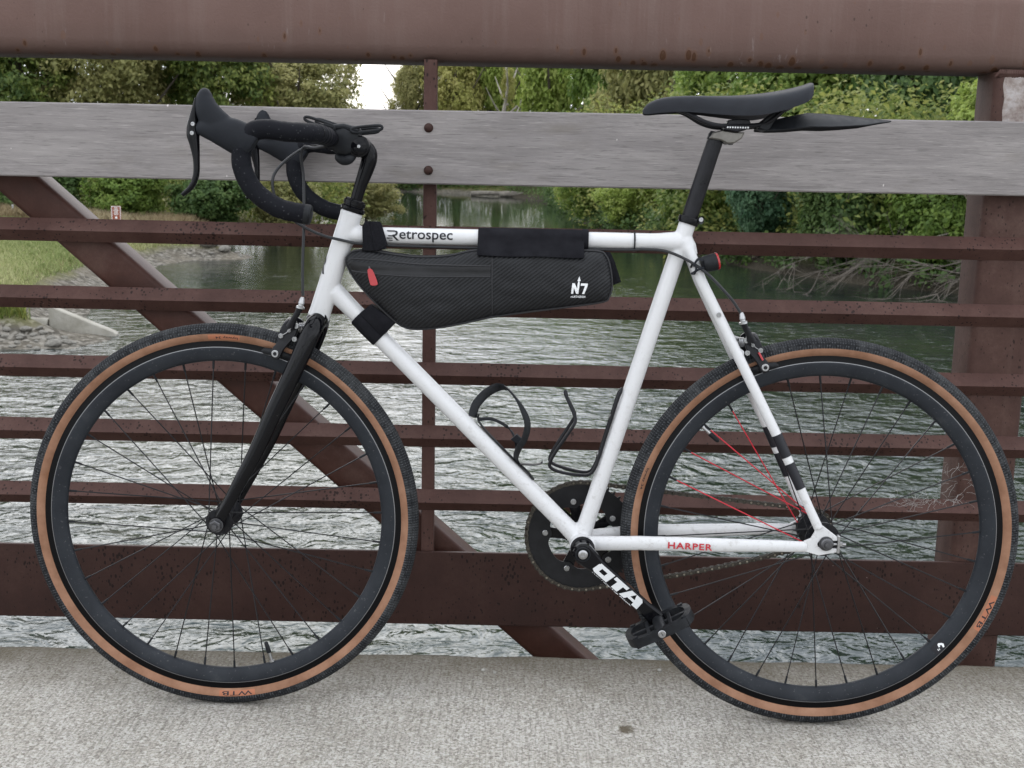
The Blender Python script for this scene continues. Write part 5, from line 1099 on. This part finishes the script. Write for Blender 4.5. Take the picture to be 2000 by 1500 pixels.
# far end of the reach
tree(-12.0, 137, 17, 3.6, 'fine', 'leaf_olive', 'slender thin leaved tree standing in the bright sky gap', base=.30)
tree(-23.5, 112, 20, 6.0, 'mid', 'leaf_olive', 'far olive tree left of the sky gap'); tree(-14.5, 142, 9.6, 5.5, 'mid', 'leaf_olive', 'low distant tree at the foot of the sky gap', base=.1)
tree(-7.0, 137, 19, 5.0, 'mid', 'leaf_yellow', 'yellow green willow just right of the thin vertical bar', base=.08); tree(-2.2, 138, 21, 5.5, 'mid', 'leaf_bright', 'pale green tree behind the plank in the middle', base=.1)
tree(3.4, 122, 20, 5.4, 'mid', 'leaf_bright', 'bright green tree left of the saddle nose', base=.08); tree(9.0, 112, 20, 5.6, 'mid', 'leaf_green', 'green tree behind the saddle nose', base=.08)
tree(-1.0, 128, 14, 1.4, 'sparse', 'leaf_yellow', 'bare pale trunk rising above the plank right of the vertical bar', bark='pale_bark', base=.5)
# right bank
tree(9.8, 84, 17, 5.0, 'mid', 'leaf_olive', 'olive green tree under the saddle nose', base=.05); tree(12.0, 66, 15, 4.8, 'fine', 'leaf_green', 'green tree behind the middle of the saddle', base=.05)
tree(13.6, 53, 12.5, 4.2, 'mid', 'leaf_green', 'green tree behind the saddle tail', base=.05); tree(16.6, 46, 12.5, 4.2, 'mid', 'leaf_dark', 'dark tree above the mudguard tip', base=.05)
tree(21.5, 43, 13, 4.6, 'mid', 'leaf_dark', 'dark tree behind the right steel post', base=.05)
tree(14.6, 35.2, 6.6, 1.9, 'big', 'leaf_bright', 'yellow green sapling between mudguard and right post', base=.42)
# overhanging bushes of the right bank, nearest last
for x, y, h, rx, lf, kd, lb in ((4.2, 80, 4.6, 2.8, 'leaf_bright', 'mid', 'bright green bush overhanging the water in mid river'), (4.9, 68, 4.6, 2.6, 'leaf_green', 'mid', 'green bush overhanging the water behind the bag sleeve'),
                            (6.2, 59.5, 4.6, 2.5, 'leaf_bright', 'mid', 'light green bush left of the seat post'), (7.9, 51, 4.8, 2.5, 'leaf_green', 'mid', 'green bush behind the seat post'),
                            (9.3, 44, 4.8, 1.9, 'leaf_teal', 'mid', 'bluish dark bush just right of the seat post'), (11.3, 39.6, 4.6, 2.0, 'leaf_dark', 'big', 'broad leaved dark bush below the mudguard'),
                            (13.9, 37.0, 4.4, 2.1, 'leaf_green', 'big', 'broad leaved bush left of the right post'), (16.8, 35.0, 4.6, 2.2, 'leaf_dark', 'big', 'dark bush hidden partly by the right post')):
    bush(x, y, h*.92, rx, kd, lf, lb, z0=-2.35)
# woods behind: one mass; unseen band behind camera added to darken reflections
r_ = np.random.default_rng(5); C_ = []
for (x0, x1, y0, y1, h, n_) in ((-46, -12, 64, 80, 13, 520), (-60, -18.5, 118, 145, 16, 420), (-9.5, 18, 144, 160, 22, 700), (11, 40, 56, 100, 16, 680), (15.5, 40, 42, 56, 13, 420), (14, 30, 39, 46, 4, 160), (9, 16, 66, 120, 8, 260), (-40, -8, 55.5, 59, 3.4, 300), (10.5, 22, 37.5, 44, 5.5, 330), (6.5, 14, 46, 62, 6, 300), (3.5, 10, 62, 110, 6, 420), (-50, 50, -46, -32, 13, 900), (-24, 9, 133.5, 142, 6.5, 620), (16, 30, 44, 50, 13, 300), (9, 18, 84, 100, 15, 300), (12, 17.5, 50, 60, 12, 300), (21, 62, 33, 58, 13, 800)):
    C_.append(np.stack([r_.uniform(x0, x1, n_), r_.uniform(y0, y1, n_), r_.uniform(-2.2, h-2.2, n_)], 1))
C_ = np.concatenate(C_); me = leaf_mesh('woodland', C_, np.full(len(C_), 1.35), np.tile([0, -.5, .3], (len(C_), 1)), 76, .15, 8); me.materials.append(MAT['leaf_wood'])
o = bpy.data.objects.new('woodland', me); COL.objects.link(o); tag(o, 'dense green woodland closing the view behind the river banks, plus an added unseen band behind the camera', 'woods', kind='stuff')
r_ = np.random.default_rng(15); yy = r_.uniform(31, 112, 700); t_ = np.interp(yy, [31, 34, 37, 42, 50, 60, 74, 90, 108], [22, 15, 11.6, 9.0, 7.2, 5.4, 4.1, 3.8, 3.2]); C_ = np.stack([t_+r_.uniform(-.5, 2.4, 700), yy, r_.uniform(-2.75, -1.3, 700)], 1)
fx = np.array([(-19, 127), (-14, 131.5), (-11, 134), (-6, 130.5), (-.5, 124.5), (4.5, 109)], float); tt = r_.uniform(0, 5, 420); ii = tt.astype(int); pp = fx[ii]+(fx[np.minimum(ii+1, 5)]-fx[ii])*(tt-ii)[:, None]
C_ = np.concatenate([C_, np.stack([pp[:, 0]+r_.normal(size=420)*.8, pp[:, 1]+np.abs(r_.normal(size=420))*1.2+.6, r_.uniform(-2.5, .6, 420)], 1)])
me = leaf_mesh('bank_undergrowth', C_, np.concatenate([np.full(700, .55), np.full(420, 1.0)]), np.tile([-.4, -.5, .2], (len(C_), 1)), 40, .15, 18); me.materials.append(MAT['leaf_dark'])
o = bpy.data.objects.new('bank_undergrowth', me); COL.objects.link(o); tag(o, 'dark low undergrowth along the right and far banks at the water', 'undergrowth', kind='stuff')
# dead branches hanging over the dark water on the right
def branch(seed, o_, d, L_, label, n_=9, r0=.03):
    r = random.Random(seed); g = G()
    def grow(p, d, L_, r_, lev):
        pts = [p]; dd = Vector(d).normalized()
        for k in range(5): dd = (dd+Vector((r.uniform(-1, 1), r.uniform(-1, 1), r.uniform(-1, .8)))*.16).normalized(); pts.append(pts[-1]+dd*L_/5)
        for p_ in pts: p_.z = max(p_.z, WZ+.02)
        g.tube(pts, [r_, r_*.85, r_*.7, r_*.55, r_*.4, r_*.2], 5, smooth=2)
        if lev < 2:
            for k in range(n_ if lev == 0 else 4):
                i = r.randint(1, 4); grow(pts[i], (dd+Vector((r.uniform(-1, 1), r.uniform(-1, .6), r.uniform(-.6, .9)))*.8), L_*r.uniform(.3, .55), r_*.5, lev+1)
    grow(Vector(o_), Vector(d), L_, r0, 0); tag(g.build('dead_branch', 'dead_wood'), label, 'branch', 'dead branches over the water on the right')
branch(1, (15.5, 33.6, -1.5), (-1, -.25, -.16), 4.6, 'long bare branch reaching left over the dark water beside the right post')
branch(2, (15.0, 33.2, -1.2), (-.8, -.2, -.33), 3.6, 'bare grey branch sloping down to the water by the right post')
branch(3, (12.6, 35.2, -1.35), (-1, -.35, -.1), 4.2, 'bare twiggy branch behind the rear light', 11)
branch(4, (11.2, 36.8, -1.5), (-1, -.4, -.2), 3.4, 'tangle of thin dead twigs right of the seat stay', 12, .025)
branch(5, (14.0, 33.8, -2.2), (-1, -.1, .02), 3.8, 'low bare branch lying just above the water on the right', 9)
branch(7, (13.2, 34.4, -1.0), (-1, -.2, -.28), 4.0, 'fine bare brush hanging over the water below the mudguard', 14, .02)
branch(8, (15.8, 33.4, -2.0), (-1, -.1, .1), 3.6, 'dense low brush of dead twigs at the water left of the right post', 15, .02)
branch(9, (11.8, 35.6, -2.1), (-1, -.2, .08), 3.2, 'low dead brush lying at the water right of the rear light', 14, .02)
branch(6, (16.2, 34.4, .0), (-.45, -.1, .9), 3.2, 'thin upright dead stem among dark leaves near the right post', 6, .02)
# driftwood on the far shore
for k, (x, y, L_, r0, a, lb) in enumerate(((-4.6, 122.5, 5.2, .26, .06, 'long pale driftwood log on the far shore'), (-1.6, 121.4, 3.2, .32, -.1, 'short thick pale log at the far water edge'))):
    g = G(); g.tube([(x, y, WZ+.25), (x+L_*.4, y-.3, WZ+.34), (x+L_, y+L_*a, WZ+.22)], [r0, r0*.9, r0*.5], 10, smooth=3); tag(g.build('driftwood_log', 'pale_log'), lb, 'log')
# grass: short lawn on the left, tall dry fringe at its back
def blades(name, n_, sampler, hgt, wid, mat, seed, label):
    r = np.random.default_rng(seed); p = sampler(r, n_); z = ground_z(p[:, 0], p[:, 1]); k = (z > WZ+.42); p, z = p[k], z[k]; N = len(p); a = r.uniform(0, 6.28, N); h = hgt*(.5+.9*r.random(N)); lean_ = r.normal(size=(N, 2))*.35*h[:, None]
    b = np.stack([p[:, 0], p[:, 1], z-.02], 1); dx = np.stack([np.cos(a), np.sin(a), 0*a], 1)*wid; tip = b+np.stack([lean_[:, 0], lean_[:, 1], h], 1); mid = b+np.stack([lean_[:, 0]*.3, lean_[:, 1]*.3, h*.6], 1)
    V_ = np.stack([b-dx, b+dx, mid+dx*.6, tip, mid-dx*.6], 1).reshape(-1, 3); me_ = bpy.data.meshes.new(name); me_.vertices.add(N*5); me_.vertices.foreach_set('co', V_.astype(np.float32).ravel())
    me_.loops.add(N*5); me_.loops.foreach_set('vertex_index', np.arange(N*5, dtype=np.int32)); me_.polygons.add(N); me_.polygons.foreach_set('loop_start', np.arange(0, N*5, 5, dtype=np.int32)); me_.polygons.foreach_set('loop_total', np.full(N, 5, np.int32)); me_.update()
    t_ = np.clip(.5+.28*np.sin(p[:, 0]*.8+p[:, 1]*.45)+.25*r.normal(size=N), 0, 1); at = me_.attributes.new('tint', 'FLOAT', 'FACE'); at.data.foreach_set('value', t_.astype(np.float32)); me_.materials.append(MAT[mat])
    ob = bpy.data.objects.new(name, me_); COL.objects.link(ob); tag(ob, label, 'grass', kind='stuff')
blades('lawn_grass', 110000, lambda r, n_: np.stack([r.uniform(-26, -9, n_), r.uniform(22.5, 50, n_)], 1), .13, .016, 'grass_blade', 3, 'short sunbleached lawn grass on the left bank')
blades('dry_grass', 16000, lambda r, n_: np.stack([r.uniform(-24, -10, n_), r.uniform(48.5, 52, n_)], 1), .42, .016, 'dry_grass', 4, 'tall dry straw coloured grass in front of the left bushes')
blades('bank_weeds', 5000, lambda r, n_: np.stack([r.uniform(-13, -9.7, n_), r.uniform(22.2, 24.6, n_)], 1), .30, .014, 'leaf_wood', 6, 'green weeds on the slope above the drain pipe')
